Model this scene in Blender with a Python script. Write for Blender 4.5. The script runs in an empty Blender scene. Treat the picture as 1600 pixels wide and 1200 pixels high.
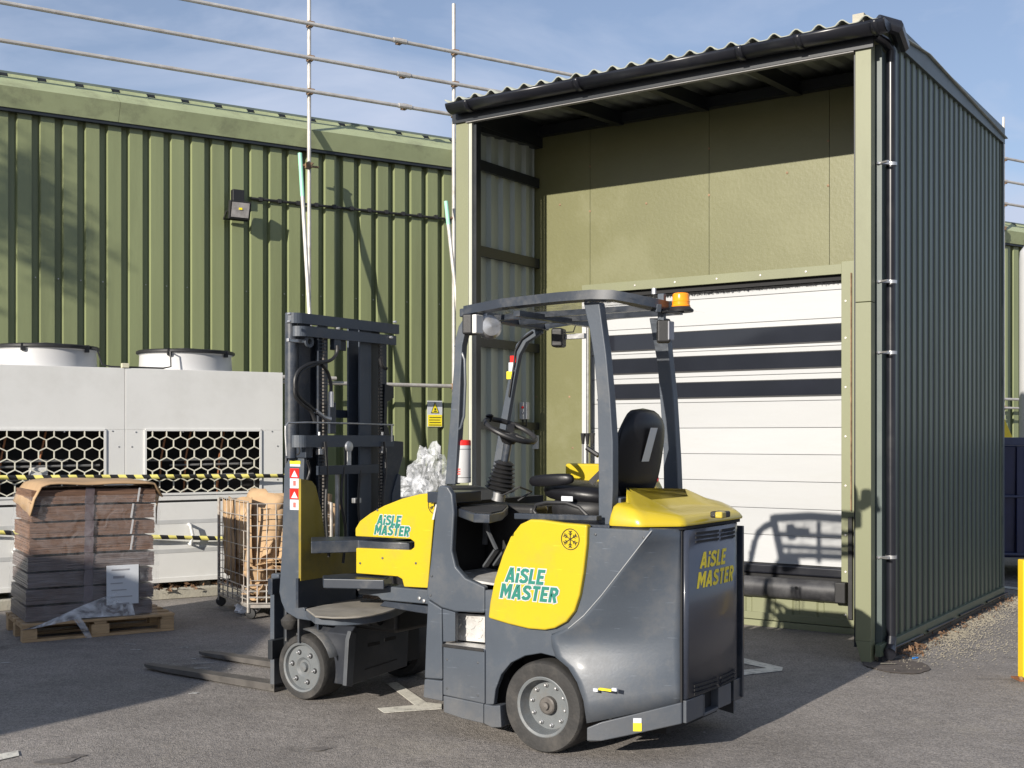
import bpy, bmesh, math, random
import numpy as np
from mathutils import Vector, Matrix, Quaternion, noise
random.seed(7)
R_ = math.radians
SC = bpy.context.scene
COL = SC.collection
# ------------------------------------------------------------------ camera
FPX, HOR, CAMH = 1865.0, 682.0, 1.6
cam = bpy.data.cameras.new('camera'); camo = bpy.data.objects.new('camera', cam); COL.objects.link(camo)
camo.location = (0, 0, CAMH); camo.rotation_euler = (R_(90), 0, 0)
cam.sensor_width = 36; cam.lens = FPX / 1600 * 36; cam.shift_y = (HOR - 600) / 1600
cam.clip_start = .05; cam.clip_end = 2000
SC.camera = camo
# ------------------------------------------------------------------ light
SUN_AZ, SUN_EL = R_(34.2), R_(20.5)          # direction the light travels (from +Y towards +X), elevation
tosun = Vector((-math.sin(SUN_AZ) * math.cos(SUN_EL), -math.cos(SUN_AZ) * math.cos(SUN_EL), math.sin(SUN_EL)))
sl = bpy.data.lights.new('sun', 'SUN'); sl.energy = 5.0; sl.angle = R_(.5); sl.color = (1, .93, .83)
so = bpy.data.objects.new('sun', sl); COL.objects.link(so); so.rotation_euler = tosun.to_track_quat('Z', 'Y').to_euler()
W = bpy.data.worlds.new('World'); SC.world = W; W.use_nodes = True
nt = W.node_tree; nt.nodes.clear()
N = nt.nodes.new; L = nt.links.new
sky = N('ShaderNodeTexSky'); sky.sky_type = 'NISHITA'; sky.sun_disc = False
sky.sun_elevation = SUN_EL; sky.sun_rotation = math.atan2(tosun.x, tosun.y) % (2 * math.pi)
sky.air_density = 1.0; sky.dust_density = .6; sky.ozone_density = 1.6
tc = N('ShaderNodeTexCoord'); mp = N('ShaderNodeMapping'); mp.inputs['Scale'].default_value = (1.3, 1.3, 4.2)
mp.inputs['Rotation'].default_value = (0.1, .15, .4)
nz = N('ShaderNodeTexNoise'); nz.inputs['Scale'].default_value = 2.2; nz.inputs['Detail'].default_value = 7; nz.inputs['Roughness'].default_value = .55
nz.inputs['Distortion'].default_value = .5
cr = N('ShaderNodeMapRange'); cr.inputs[1].default_value = .40; cr.inputs[2].default_value = .68; cr.inputs[3].default_value = .06; cr.inputs[4].default_value = .85
mx = N('ShaderNodeMix'); mx.data_type = 'RGBA'; mx.inputs[7].default_value = (5.2, 5.9, 7.5, 1)
tint = N('ShaderNodeMix'); tint.data_type = 'RGBA'; tint.blend_type = 'MULTIPLY'; tint.inputs[0].default_value = 1; tint.inputs[7].default_value = (.98, 1.0, 1.1, 1)
bg = N('ShaderNodeBackground'); bg.inputs[1].default_value = .078; out = N('ShaderNodeOutputWorld')
L(tc.outputs['Generated'], mp.inputs[0]); L(mp.outputs[0], nz.inputs[0]); L(nz.outputs[0], cr.inputs[0])
sx = N('ShaderNodeSeparateXYZ'); L(tc.outputs['Generated'], sx.inputs[0])        # more haze towards the horizon, clearer towards the zenith
hzr = N('ShaderNodeMapRange'); hzr.inputs[1].default_value = 0; hzr.inputs[2].default_value = .75; hzr.inputs[3].default_value = .36; hzr.inputs[4].default_value = 0; L(sx.outputs[2], hzr.inputs[0])
ad = N('ShaderNodeMath'); ad.operation = 'ADD'; ad.use_clamp = True; L(cr.outputs[0], ad.inputs[0]); L(hzr.outputs[0], ad.inputs[1]); L(ad.outputs[0], mx.inputs[0])
L(sky.outputs[0], tint.inputs[6]); L(tint.outputs[2], mx.inputs[6]); L(mx.outputs[2], bg.inputs[0]); L(bg.outputs[0], out.inputs[0])
SC.view_settings.view_transform = 'Standard'; SC.view_settings.look = 'None'; SC.view_settings.exposure = 0.5
SC.view_settings.gamma = 1; SC.view_settings.use_curve_mapping = False

# ------------------------------------------------------------------ materials
MC = {}
def mat(name, col, rough=.5, metal=0, var=.12, vscale=3, dirt=None, dscale=1.5, damt=.35, bump=0, bscale=40, spec=.5, coat=0, stretch=None, fine=0, scr=0):
    if name in MC: return MC[name]
    m = bpy.data.materials.new(name); m.use_nodes = True; t = m.node_tree; n = t.nodes; l = t.links
    p = n['Principled BSDF']; p.inputs['Roughness'].default_value = rough; p.inputs['Metallic'].default_value = metal
    p.inputs['Specular IOR Level'].default_value = spec; p.inputs['Coat Weight'].default_value = coat
    p.inputs['Coat Roughness'].default_value = .12
    c = n.new('ShaderNodeTexCoord'); src = c.outputs['Object']
    if stretch:
        q = n.new('ShaderNodeMapping'); q.inputs['Scale'].default_value = stretch; l.new(src, q.inputs[0]); src = q.outputs[0]
    a = n.new('ShaderNodeTexNoise'); a.inputs['Scale'].default_value = vscale; a.inputs['Detail'].default_value = 6; a.inputs['Roughness'].default_value = .6
    l.new(src, a.inputs[0])
    r = n.new('ShaderNodeMapRange'); r.inputs[1].default_value = .3; r.inputs[2].default_value = .7
    r.inputs[3].default_value = 1 - var; r.inputs[4].default_value = 1 + var; l.new(a.outputs[0], r.inputs[0])
    v = n.new('ShaderNodeMix'); v.data_type = 'RGBA'; v.blend_type = 'MULTIPLY'; v.inputs[0].default_value = 1; v.inputs[6].default_value = (*col, 1)
    l.new(r.outputs[0], v.inputs[7]); o = v.outputs[2]
    if fine:
        b = n.new('ShaderNodeTexNoise'); b.inputs['Scale'].default_value = 90; b.inputs['Detail'].default_value = 2; l.new(src, b.inputs[0])
        r2 = n.new('ShaderNodeMapRange'); r2.inputs[1].default_value = .3; r2.inputs[2].default_value = .7; r2.inputs[3].default_value = 1 - fine; r2.inputs[4].default_value = 1 + fine
        l.new(b.outputs[0], r2.inputs[0]); v2 = n.new('ShaderNodeMix'); v2.data_type = 'RGBA'; v2.blend_type = 'MULTIPLY'; v2.inputs[0].default_value = 1
        l.new(o, v2.inputs[6]); l.new(r2.outputs[0], v2.inputs[7]); o = v2.outputs[2]
    if dirt:
        d = n.new('ShaderNodeTexNoise'); d.inputs['Scale'].default_value = dscale; d.inputs['Detail'].default_value = 9; d.inputs['Roughness'].default_value = .72
        l.new(src, d.inputs[0]); k = n.new('ShaderNodeMapRange'); k.inputs[1].default_value = .5; k.inputs[2].default_value = .72; k.inputs[3].default_value = 0; k.inputs[4].default_value = damt
        l.new(d.outputs[0], k.inputs[0]); w = n.new('ShaderNodeMix'); w.data_type = 'RGBA'; w.inputs[7].default_value = (*dirt, 1)
        l.new(k.outputs[0], w.inputs[0]); l.new(o, w.inputs[6]); o = w.outputs[2]
        rr = n.new('ShaderNodeMapRange'); rr.inputs[3].default_value = rough; rr.inputs[4].default_value = min(1, rough + .35); l.new(k.outputs[0], rr.inputs[0]); l.new(rr.outputs[0], p.inputs['Roughness'])
    oi = n.new('ShaderNodeObjectInfo'); orr = n.new('ShaderNodeMapRange'); orr.inputs[3].default_value = .95; orr.inputs[4].default_value = 1.05; l.new(oi.outputs['Random'], orr.inputs[0])
    om = n.new('ShaderNodeMix'); om.data_type = 'RGBA'; om.blend_type = 'MULTIPLY'; om.inputs[0].default_value = 1; l.new(o, om.inputs[6]); l.new(orr.outputs[0], om.inputs[7]); o = om.outputs[2]
    if scr:      # fine scratches and road dust that gathers low down
        sm = n.new('ShaderNodeMapping'); sm.inputs['Scale'].default_value = (3, 3, 60); sm.inputs['Rotation'].default_value = (.3, .5, .2); l.new(c.outputs['Object'], sm.inputs[0])
        s1 = n.new('ShaderNodeTexNoise'); s1.inputs['Scale'].default_value = 3; s1.inputs['Detail'].default_value = 3; l.new(sm.outputs[0], s1.inputs[0])
        s2 = n.new('ShaderNodeMapRange'); s2.inputs[1].default_value = .70; s2.inputs[2].default_value = .74; s2.inputs[3].default_value = 0; s2.inputs[4].default_value = scr; l.new(s1.outputs[0], s2.inputs[0])
        s3 = n.new('ShaderNodeMix'); s3.data_type = 'RGBA'; s3.inputs[7].default_value = tuple(min(1, x * 2.6 + .03) for x in col) + (1,); l.new(s2.outputs[0], s3.inputs[0]); l.new(o, s3.inputs[6]); o = s3.outputs[2]
        sz_ = n.new('ShaderNodeSeparateXYZ'); l.new(c.outputs['Object'], sz_.inputs[0]); s4 = n.new('ShaderNodeMapRange'); s4.inputs[1].default_value = .05; s4.inputs[2].default_value = .42; s4.inputs[3].default_value = .55; s4.inputs[4].default_value = 0; l.new(sz_.outputs[2], s4.inputs[0])
        s5 = n.new('ShaderNodeTexNoise'); s5.inputs['Scale'].default_value = 11; s5.inputs['Detail'].default_value = 8; l.new(c.outputs['Object'], s5.inputs[0]); s6 = n.new('ShaderNodeMath'); s6.operation = 'MULTIPLY'; l.new(s4.outputs[0], s6.inputs[0]); l.new(s5.outputs[0], s6.inputs[1])
        s7 = n.new('ShaderNodeMix'); s7.data_type = 'RGBA'; s7.inputs[7].default_value = (.15, .135, .115, 1); l.new(s6.outputs[0], s7.inputs[0]); l.new(o, s7.inputs[6]); o = s7.outputs[2]
    l.new(o, p.inputs['Base Color'])
    if bump:
        e = n.new('ShaderNodeTexNoise'); e.inputs['Scale'].default_value = bscale; e.inputs['Detail'].default_value = 5; l.new(src, e.inputs[0])
        u = n.new('ShaderNodeBump'); u.inputs['Strength'].default_value = bump; u.inputs['Distance'].default_value = .01; l.new(e.outputs[0], u.inputs['Height']); l.new(u.outputs[0], p.inputs['Normal'])
    MC[name] = m; return m
clad = mat('green cladding paint', (.20, .226, .112), .42, var=.10, vscale=1.2, dirt=(.09, .10, .05), dscale=.8, damt=.35, stretch=(3, 3, .25))
cladin = mat('grey green sheet', (.36, .39, .34), .5, var=.12, vscale=1.5, dirt=(.12, .13, .1), damt=.35, stretch=(2, 2, .4))
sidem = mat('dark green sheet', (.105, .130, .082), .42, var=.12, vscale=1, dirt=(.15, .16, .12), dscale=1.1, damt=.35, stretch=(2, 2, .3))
flash = mat('pale green flashing', (.182, .19, .11), .45, var=.07, vscale=1.1, dirt=(.14, .14, .09), dscale=1.4, damt=.35, stretch=(1, 1, .5), bump=.05, bscale=6)
roofm = mat('eaves sheet green', (.33, .37, .21), .5, var=.12, vscale=2, dirt=(.12, .12, .08), dscale=3, damt=.6)
grime = mat('slate roof sheet', (.16, .2, .2), .5, var=.15)
darkm = mat('black green steel', (.013, .016, .02), .4, var=.2, vscale=4, dirt=(.05, .05, .05), damt=.3)
trimb = mat('slate blue trim', (.075, .095, .09), .42, var=.1, vscale=3, dirt=(.15, .16, .15), damt=.3)
pipem = mat('black plastic pipe', (.012, .013, .018), .3, var=.2, dirt=(.06, .06, .05), damt=.25)
galv = mat('galvanised tube', (.52, .5, .47), .5, metal=.35, var=.16, vscale=9, dirt=(.25, .2, .15), dscale=6, damt=.5)
rust = mat('rusty coupler', (.22, .14, .08), .7, var=.4, vscale=20)
gpaint = mat('pale green tube paint', (.3, .62, .45), .5, var=.1)
black = mat('black plastic', (.014, .014, .015), .5, var=.2, dirt=(.07, .065, .06), dscale=5, damt=.3, bump=.05, bscale=120)
dark = mat('soot black', (.01, .01, .011), .8)
glass = mat('dark glass', (.018, .02, .027), .06, var=.2, vscale=1)
white = mat('white paint', (.48, .48, .48), .45, var=.03, dirt=(.5, .5, .46), damt=.2)
greyc = mat('light grey casing', (.64, .64, .62), .5, var=.04, vscale=1.5, dirt=(.38, .37, .33), dscale=1.2, damt=.25)
steel = mat('zinc steel', (.5, .5, .5), .38, metal=.8, var=.2, vscale=20)
gunm = mat('slate grey forklift paint', (.058, .070, .088), .45, var=.09, vscale=3, dirt=(.15, .14, .125), dscale=3.2, damt=.35, bump=.05, bscale=70, coat=.05, scr=.5)
gund = mat('dark slate forklift paint', (.028, .035, .048), .36, var=.12, vscale=4, dirt=(.16, .15, .13), dscale=4, damt=.4, coat=.15)
gunr = mat('dusty dark steel', (.055, .06, .068), .5, var=.2, vscale=6, dirt=(.2, .18, .15), dscale=5, damt=.55)
yel = mat('yellow forklift paint', (.50, .375, .018), .3, var=.03, vscale=2, dirt=(.30, .23, .05), dscale=3.5, damt=.4, coat=.3, scr=.25)
rubber = mat('dusty tyre rubber', (.026, .025, .024), .75, var=.25, vscale=9, dirt=(.10, .09, .078), dscale=5, damt=.55, bump=.25, bscale=60)
rim = mat('grey wheel paint', (.12, .13, .135), .5, var=.15, vscale=10, dirt=(.1, .08, .06), dscale=9, damt=.6)
rimdark = mat('worn hub steel', (.12, .11, .1), .5, metal=.3, var=.3, vscale=20)
alu = mat('chequer aluminium', (.6, .59, .57), .4, metal=.3, var=.2, vscale=12, dirt=(.2, .17, .14), dscale=9, damt=.5)
seatm = mat('black seat vinyl', (.009, .009, .011), .36, var=.2, spec=.3, bump=.06, bscale=70)
redm = mat('red plastic', (.75, .02, .015), .35, var=.05)
orange = mat('amber lens', (.95, .3, .01), .2, var=.1)
tealm = mat('teal print', (.02, .17, .13), .45, var=.05)
inkm = mat('black print', (.015, .015, .015), .5)
paperm = mat('white paper print', (.55, .57, .6), .5, var=.05)
ylwsign = mat('yellow print', (.9, .75, .03), .45, var=.05)
greyprint = mat('grey print', (.3, .3, .32), .5, var=.2)
bluep = mat('blue print', (.02, .2, .6), .45, var=.1)
cardb = mat('cardboard', (.40, .265, .145), .8, var=.14, vscale=4, dirt=(.28, .18, .1), dscale=6, damt=.4, bump=.15, bscale=20)
cardd = mat('brown corrugated carton edges', (.165, .092, .058), .7, var=.3, vscale=5, stretch=(1, 1, 14), dirt=(.1, .06, .05), damt=.5)
cardg = mat('shade greyed film covered carton edges', (.15, .115, .105), .33, var=.3, vscale=5, stretch=(1, 1, 14), dirt=(.3, .29, .3), dscale=2, damt=.5)  # lower bundles: their shade is put into a greyer carton colour
wood = mat('pallet pine', (.42, .28, .15), .75, var=.22, vscale=5, stretch=(1.5, 8, 8), dirt=(.15, .11, .07), dscale=3, damt=.5)
yellp = mat('yellow bollard paint', (.85, .58, .02), .45, var=.06, dirt=(.3, .15, .05), dscale=3, damt=.3)
navy = mat('navy blue skip paint', (.006, .012, .06), .35, var=.2, dirt=(.03, .03, .07), damt=.3)
concrete = mat('concrete kerb', (.36, .34, .28), .9, var=.15, vscale=6, dirt=(.15, .13, .1), damt=.5, bump=.4, bscale=50)
linep = mat('worn line paint', (.62, .6, .53), .75, var=.1, vscale=6, dirt=(.16, .15, .14), dscale=14, damt=1.0, bump=.3, bscale=120)
leafm = mat('dry leaves', (.15, .085, .045), .8, var=.5, vscale=30)
sand = mat('pale dust', (.235, .21, .16), .95, var=.2, vscale=8, bump=.3, bscale=60)
treem = mat('foliage', (.05, .09, .03), .6, var=.4, vscale=4)
bark = mat('bark', (.12, .09, .06), .9, var=.3)

def film(name, alpha=.35, rough=.15):
    m = bpy.data.materials.new(name); m.use_nodes = True; t = m.node_tree; n = t.nodes; l = t.links; n.clear()
    o = n.new('ShaderNodeOutputMaterial'); mxs = n.new('ShaderNodeMixShader'); tr = n.new('ShaderNodeBsdfTransparent'); gl = n.new('ShaderNodeBsdfPrincipled')
    gl.inputs['Base Color'].default_value = (.82, .84, .88, 1); gl.inputs['Roughness'].default_value = rough
    c = n.new('ShaderNodeTexCoord'); a = n.new('ShaderNodeTexNoise'); a.inputs['Scale'].default_value = 9; a.inputs['Detail'].default_value = 8; a.inputs['Distortion'].default_value = 1.5
    l.new(c.outputs['Object'], a.inputs[0]); r = n.new('ShaderNodeMapRange'); r.inputs[1].default_value = .35; r.inputs[2].default_value = .75; r.inputs[3].default_value = alpha * .4; r.inputs[4].default_value = min(1, alpha * 2.1)
    l.new(a.outputs[0], r.inputs[0]); l.new(r.outputs[0], mxs.inputs[0]); l.new(tr.outputs[0], mxs.inputs[1]); l.new(gl.outputs[0], mxs.inputs[2]); l.new(mxs.outputs[0], o.inputs[0])
    b = n.new('ShaderNodeBump'); b.inputs['Strength'].default_value = .8; b.inputs['Distance'].default_value = .02; l.new(a.outputs[0], b.inputs['Height']); l.new(b.outputs[0], gl.inputs['Normal'])
    return m
filmm = film('stretch film', .06, .2); filmw = film('crumpled clear film', .30, .18); polyc = film('guard roof polycarbonate', .30, .3)

def asphalt():
    m = bpy.data.materials.new('asphalt'); m.use_nodes = True; t = m.node_tree; n = t.nodes; l = t.links; p = n['Principled BSDF']
    c = n.new('ShaderNodeTexCoord'); o = c.outputs['Object']
    def ns(sc, det=4, ro=.6):
        a = n.new('ShaderNodeTexNoise'); a.inputs['Scale'].default_value = sc; a.inputs['Detail'].default_value = det; a.inputs['Roughness'].default_value = ro; l.new(o, a.inputs[0]); return a.outputs[0]
    def rng(x, a, b, c_, d):
        r = n.new('ShaderNodeMapRange'); r.inputs[1].default_value = a; r.inputs[2].default_value = b; r.inputs[3].default_value = c_; r.inputs[4].default_value = d; l.new(x, r.inputs[0]); return r.outputs[0]
    def mul(x, y):
        k = n.new('ShaderNodeMath'); k.operation = 'MULTIPLY'; l.new(x, k.inputs[0]); l.new(y, k.inputs[1]); return k.outputs[0]
    vo = n.new('ShaderNodeTexVoronoi'); vo.inputs['Scale'].default_value = 135; l.new(o, vo.inputs[0])
    vs = n.new('ShaderNodeSeparateColor'); l.new(vo.outputs['Color'], vs.inputs[0])
    speck = rng(vs.outputs[0], 0, 1, .66, 1.42)
    big = rng(ns(.6, 7, .65), .3, .7, .74, 1.2); mid = rng(ns(6, 5), .3, .7, .9, 1.1)
    oil = rng(ns(1.6, 5, .5), .64, .74, 1, .45)
    f = mul(mul(speck, big), mul(mid, oil))
    v = n.new('ShaderNodeMix'); v.data_type = 'RGBA'; v.blend_type = 'MULTIPLY'; v.inputs[0].default_value = 1; v.inputs[6].default_value = (.222, .203, .186, 1); l.new(f, v.inputs[7])
    w = n.new('ShaderNodeMix'); w.data_type = 'RGBA'; w.inputs[7].default_value = (.30, .27, .22, 1); l.new(v.outputs[2], w.inputs[6])
    l.new(rng(ns(1.1, 8, .7), .55, .75, 0, .45), w.inputs[0]); l.new(w.outputs[2], p.inputs['Base Color'])
    p.inputs['Roughness'].default_value = .88; p.inputs['Specular IOR Level'].default_value = .25
    b = n.new('ShaderNodeBump'); b.inputs['Strength'].default_value = .55; b.inputs['Distance'].default_value = .006; l.new(vo.outputs['Distance'], b.inputs['Height'])
    b2 = n.new('ShaderNodeBump'); b2.inputs['Strength'].default_value = .4; b2.inputs['Distance'].default_value = .02; l.new(ns(14, 6), b2.inputs['Height']); l.new(b.outputs[0], b2.inputs['Normal'])
    l.new(b2.outputs[0], p.inputs['Normal']); return m

# ------------------------------------------------------------------ mesh helpers
class MB:
    def __init__(s): s.bm = bmesh.new()
    def hexa(s, P):
        v = [s.bm.verts.new(p) for p in P]
        for f in ((0, 1, 2, 3), (4, 5, 6, 7), (0, 1, 5, 4), (1, 2, 6, 5), (2, 3, 7, 6), (3, 0, 4, 7)): s.bm.faces.new([v[i] for i in f])
        return s
    def box(s, x0, x1, y0, y1, z0, z1):
        return s.hexa([(x0, y0, z0), (x1, y0, z0), (x1, y1, z0), (x0, y1, z0), (x0, y0, z1), (x1, y0, z1), (x1, y1, z1), (x0, y1, z1)])
    def prism(s, pts, vec):
        vec = Vector(vec); a = [s.bm.verts.new(p) for p in pts]; b = [s.bm.verts.new(Vector(p) + vec) for p in pts]; n = len(pts)
        s.bm.faces.new(a); s.bm.faces.new(b[::-1])
        for i in range(n): s.bm.faces.new((a[i], a[(i + 1) % n], b[(i + 1) % n], b[i]))
        return s
    def poly(s, pts): s.bm.faces.new([s.bm.verts.new(p) for p in pts]); return s
    def grid(s, rows):
        V = [[s.bm.verts.new(p) for p in r] for r in rows]
        for i in range(len(V) - 1):
            for j in range(len(V[0]) - 1): s.bm.faces.new((V[i][j], V[i][j + 1], V[i + 1][j + 1], V[i + 1][j]))
        return s
    def tube(s, pts, r, seg=8, closed=False, sx=1.0, up=None):
        pts = [Vector(p) for p in pts]; n = len(pts); rings = []; prev = None
        for i, p in enumerate(pts):
            if closed: d = pts[(i + 1) % n] - pts[i - 1]
            else: d = pts[min(i + 1, n - 1)] - pts[max(i - 1, 0)]
            d.normalize()
            if prev is None:
                u = Vector(up) if up else (Vector((0, 0, 1)) if abs(d.z) < .9 else Vector((1, 0, 0)))
            else: u = prev
            a = (u - d * u.dot(d)).normalized(); prev = a; b = d.cross(a)
            rr = r[i] if isinstance(r, (list, tuple)) else r
            rings.append([s.bm.verts.new(p + a * math.cos(2 * math.pi * k / seg) * rr + b * math.sin(2 * math.pi * k / seg) * rr * sx) for k in range(seg)])
        for i in range(n if closed else n - 1):
            A, B = rings[i], rings[(i + 1) % n]
            for k in range(seg): s.bm.faces.new((A[k], A[(k + 1) % seg], B[(k + 1) % seg], B[k]))
        if not closed: s.bm.faces.new(rings[0]); s.bm.faces.new(rings[-1][::-1])
        return s
    def bar(s, a, b, w, h, up=(0, 0, 1)):
        a, b = Vector(a), Vector(b); d = (b - a).normalized(); u = Vector(up); u = (u - d * u.dot(d)).normalized(); q = d.cross(u)
        P = []
        for c in (a, b):
            for i, j in ((-1, -1), (1, -1), (1, 1), (-1, 1)): P.append(c + q * i * w / 2 + u * j * h / 2)
        return s.hexa(P)
    def lathe(s, prof, c, axis, seg=32, closed=False):
        ax = Vector(axis).normalized(); u = ax.orthogonal().normalized(); v = ax.cross(u); c = Vector(c); R = []
        for (r, h) in prof:
            R.append([s.bm.verts.new(c + ax * h + (u * math.cos(2 * math.pi * k / seg) + v * math.sin(2 * math.pi * k / seg)) * max(r, 1e-4)) for k in range(seg)])
        for i in range(len(R) - 1 + (1 if closed else 0)):
            A, B = R[i], R[(i + 1) % len(R)]
            for k in range(seg): s.bm.faces.new((A[k], A[(k + 1) % seg], B[(k + 1) % seg], B[k]))
        return s
    def loft(s, loops, cap=True):
        V = [[s.bm.verts.new(p) for p in lp] for lp in loops]; n = len(V[0])
        for A, B in zip(V, V[1:]):
            for k in range(n): s.bm.faces.new((A[k], A[(k + 1) % n], B[(k + 1) % n], B[k]))
        if cap: s.bm.faces.new(V[0]); s.bm.faces.new(V[-1][::-1])
        return s
    def mesh(s, name, m, ang=35):
        bmesh.ops.recalc_face_normals(s.bm, faces=s.bm.faces)
        me = bpy.data.meshes.new(name); s.bm.to_mesh(me); s.bm.free(); me.materials.append(m)
        for p in me.polygons: p.use_smooth = True
        me.set_sharp_from_angle(angle=R_(ang)); return me
    def build(s, name, m, parent=None, bev=0, ang=35, sub=0):
        o = bpy.data.objects.new(name, s.mesh(name, m, ang)); COL.objects.link(o)
        if parent: o.parent = parent
        if bev:
            b = o.modifiers.new('bevel', 'BEVEL'); b.width = bev; b.segments = 2; b.limit_method = 'ANGLE'; b.angle_limit = R_(30); b.harden_normals = True
        if sub:
            b = o.modifiers.new('sub', 'SUBSURF'); b.levels = sub; b.render_levels = sub
        return o
def tag(o, label, cat, group=None):
    o['label'] = label; o['category'] = cat
    if group: o['group'] = group
    return o
def thing(name, label, cat, loc=(0, 0, 0), rz=0, group=None):
    o = bpy.data.objects.new(name, None); COL.objects.link(o); o.location = loc; o.rotation_euler = (0, 0, rz); o.empty_display_size = .2
    return tag(o, label, cat, group)
def struct(name, mb, m, kind='structure', parent=None, **k):
    o = mb.build(name, m, parent, **k); o['kind'] = kind; return o
def dup(o, parent, loc=None, rot=None):
    c = o.copy(); COL.objects.link(c); c.parent = parent
    if loc is not None: c.location = loc
    if rot is not None: c.rotation_euler = rot
    for ch in list(o.children): dup(ch, c)
    return c
def ribbed(a, du, n, w, z0, z1, prof, pitch, off=0):
    """profiled sheet: a start point (xy), du direction (xy), n outward normal (xy), prof = [(position, depth)] over one pitch"""
    mb = MB(); pts = [(0, None)]; out_ = []
    def dep(x):
        x = (x + off) % pitch
        for (p0, d0), (p1, d1) in zip(prof, prof[1:]):
            if p0 <= x <= p1: return d0 + (d1 - d0) * ((x - p0) / (p1 - p0) if p1 > p0 else 0)
        return prof[-1][1]
    xs = {0.0, w}; k = -1
    while k * pitch < w + pitch:
        for p, _ in prof:
            x = k * pitch + p - off
            if 0 < x < w: xs.add(round(x, 5))
        k += 1
    xs = sorted(xs); lo = []; hi = []
    for x in xs:
        d = dep(x); px_ = a[0] + du[0] * x + n[0] * d; py_ = a[1] + du[1] * x + n[1] * d
        lo.append((px_, py_, z0)); hi.append((px_, py_, z1))
    mb.grid([lo, hi]); return mb
FONT = {}
def text_mesh(body, size, m, mat4, bold=.0, shear=.25, ext=.001, sp=1.0):
    cu = bpy.data.curves.new('lettering', 'FONT'); cu.body = body; cu.size = size; cu.shear = shear; cu.offset = bold; cu.extrude = ext; cu.space_character = sp
    cu.resolution_u = 3
    ob = bpy.data.objects.new('tmp', cu); COL.objects.link(ob); bpy.context.view_layer.update()
    me = bpy.data.meshes.new_from_object(ob); bpy.data.objects.remove(ob); me.name = 'lettering'; me.transform(mat4); me.materials.clear(); me.materials.append(m)
    return me
def text(name, body, size, m, parent, mat4, bold=0, shear=.25, ext=.001, sp=1.0):
    o = bpy.data.objects.new(name, text_mesh(body, size, m, mat4, bold, shear, ext, sp)); COL.objects.link(o); o.parent = parent; return o

GLY = {'A': (.76, [[(.09, 0), (.33, .9), (.43, .9), (.67, 0)], [(.2, .27), (.56, .27)]]), 'i': (.22, [[(.11, 0), (.11, .66)], [(.11, .79), (.11, 1)]]),
 'S': (.68, [[(.6, .76), (.52, .87), (.36, .9), (.2, .88), (.1, .75), (.15, .62), (.34, .53), (.54, .42), (.6, .27), (.5, .14), (.32, .1), (.16, .12), (.06, .24)]]),
 'L': (.54, [[(.1, 1), (.1, .1), (.54, .1)]]), 'E': (.6, [[(.58, .9), (.1, .9), (.1, .1), (.58, .1)], [(.1, .5), (.52, .5)]]),
 'M': (.88, [[(.1, 0), (.1, 1)], [(.16, .95), (.44, .36), (.72, .95)], [(.78, 1), (.78, 0)]]), 'T': (.64, [[(.02, .9), (.62, .9)], [(.32, .9), (.32, 0)]]),
 'R': (.68, [[(.1, 0), (.1, .9), (.42, .9), (.56, .78), (.56, .62), (.44, .5), (.1, .5)], [(.32, .5), (.56, 0)]])}
def lettering(name, body, cap, m, parent, place, half=.105, grow=0, shear=.2, xs=.88, gap=.12, h0=0):
    """heavy slanted capitals drawn as mitred ribbons; place(x, y, h) puts a flat letter point on its surface"""
    mb = MB(); x0 = 0; lay = 0
    for ch in body:
        w, lines = GLY[ch]
        for ln in lines:
            lay += 1; hw = half + grow; P_ = [Vector(((x0 + x) * xs, y)) for x, y in ln]; d0 = (P_[0] - P_[1]).normalized(); d1 = (P_[-1] - P_[-2]).normalized(); P_[0] += d0 * grow; P_[-1] += d1 * grow
            A_, B_ = [], []
            for i, p in enumerate(P_):
                u = (P_[i] - P_[i - 1]).normalized() if i else (P_[1] - P_[0]).normalized(); v = (P_[i + 1] - P_[i]).normalized() if i < len(P_) - 1 else u
                n_ = Vector((-(u.y + v.y), u.x + v.x)); n_.normalize(); k = hw / max(.45, n_.dot(Vector((-u.y, u.x)))); A_.append(p + n_ * k); B_.append(p - n_ * k)
            h = h0 + .00012 * lay
            mb.grid([[place((q.x + q.y * shear) * cap, q.y * cap, h) for q in A_], [place((q.x + q.y * shear) * cap, q.y * cap, h) for q in B_]])
        x0 += w + gap
    return mb.build(name, m, parent)
# ------------------------------------------------------------------ surveying helpers: pixel of the photograph -> point on a real plane
A0 = R_(34.14)
FV = Vector((-math.cos(A0), math.sin(A0), 0)); RV = Vector((math.sin(A0), math.cos(A0), 0)); CC = Vector((0, 0, CAMH))
RZ = math.atan2(FV.y, FV.x)
def ray(px, py): return Vector(((px - 800) / FPX, 1, (HOR - py) / FPX))
def ground(px, py, z=0):
    d = ray(px, py); t = (z - CAMH) / d.z; return CC + d * t
def on_plane(px, py, P0, nrm):
    d = ray(px, py); t = (P0 - CC).dot(nrm) / d.dot(nrm); return CC + d * t

# ================================================================== SETTING
g = MB(); g.poly([(-300, -60, 0), (300, -60, 0), (300, 900, 0), (-300, 900, 0)]); struct('ground', g, asphalt())
def marking(pts, name='painted_line', z=.004):
    m = MB(); m.prism([(p.x, p.y, z) for p in pts], (0, 0, .002)); return struct(name, m, linep)
marking([ground(*p) for p in ((590, 1108), (600, 1115), (690, 1109), (690, 1101), (667, 1099), (620, 1067), (604, 1069), (648, 1103))])
marking([ground(*p) for p in ((1160, 1029), (1223, 1044), (1222, 1049), (1160, 1056), (1160, 1048), (1198, 1045), (1160, 1037))])
marking([ground(*p) for p in ((-30, 1186), (28, 1174), (30, 1182), (-30, 1196))])
marking([ground(*p) for p in ((1562, 915.5), (1640, 925), (1640, 929), (1562, 918.5))])
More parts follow.
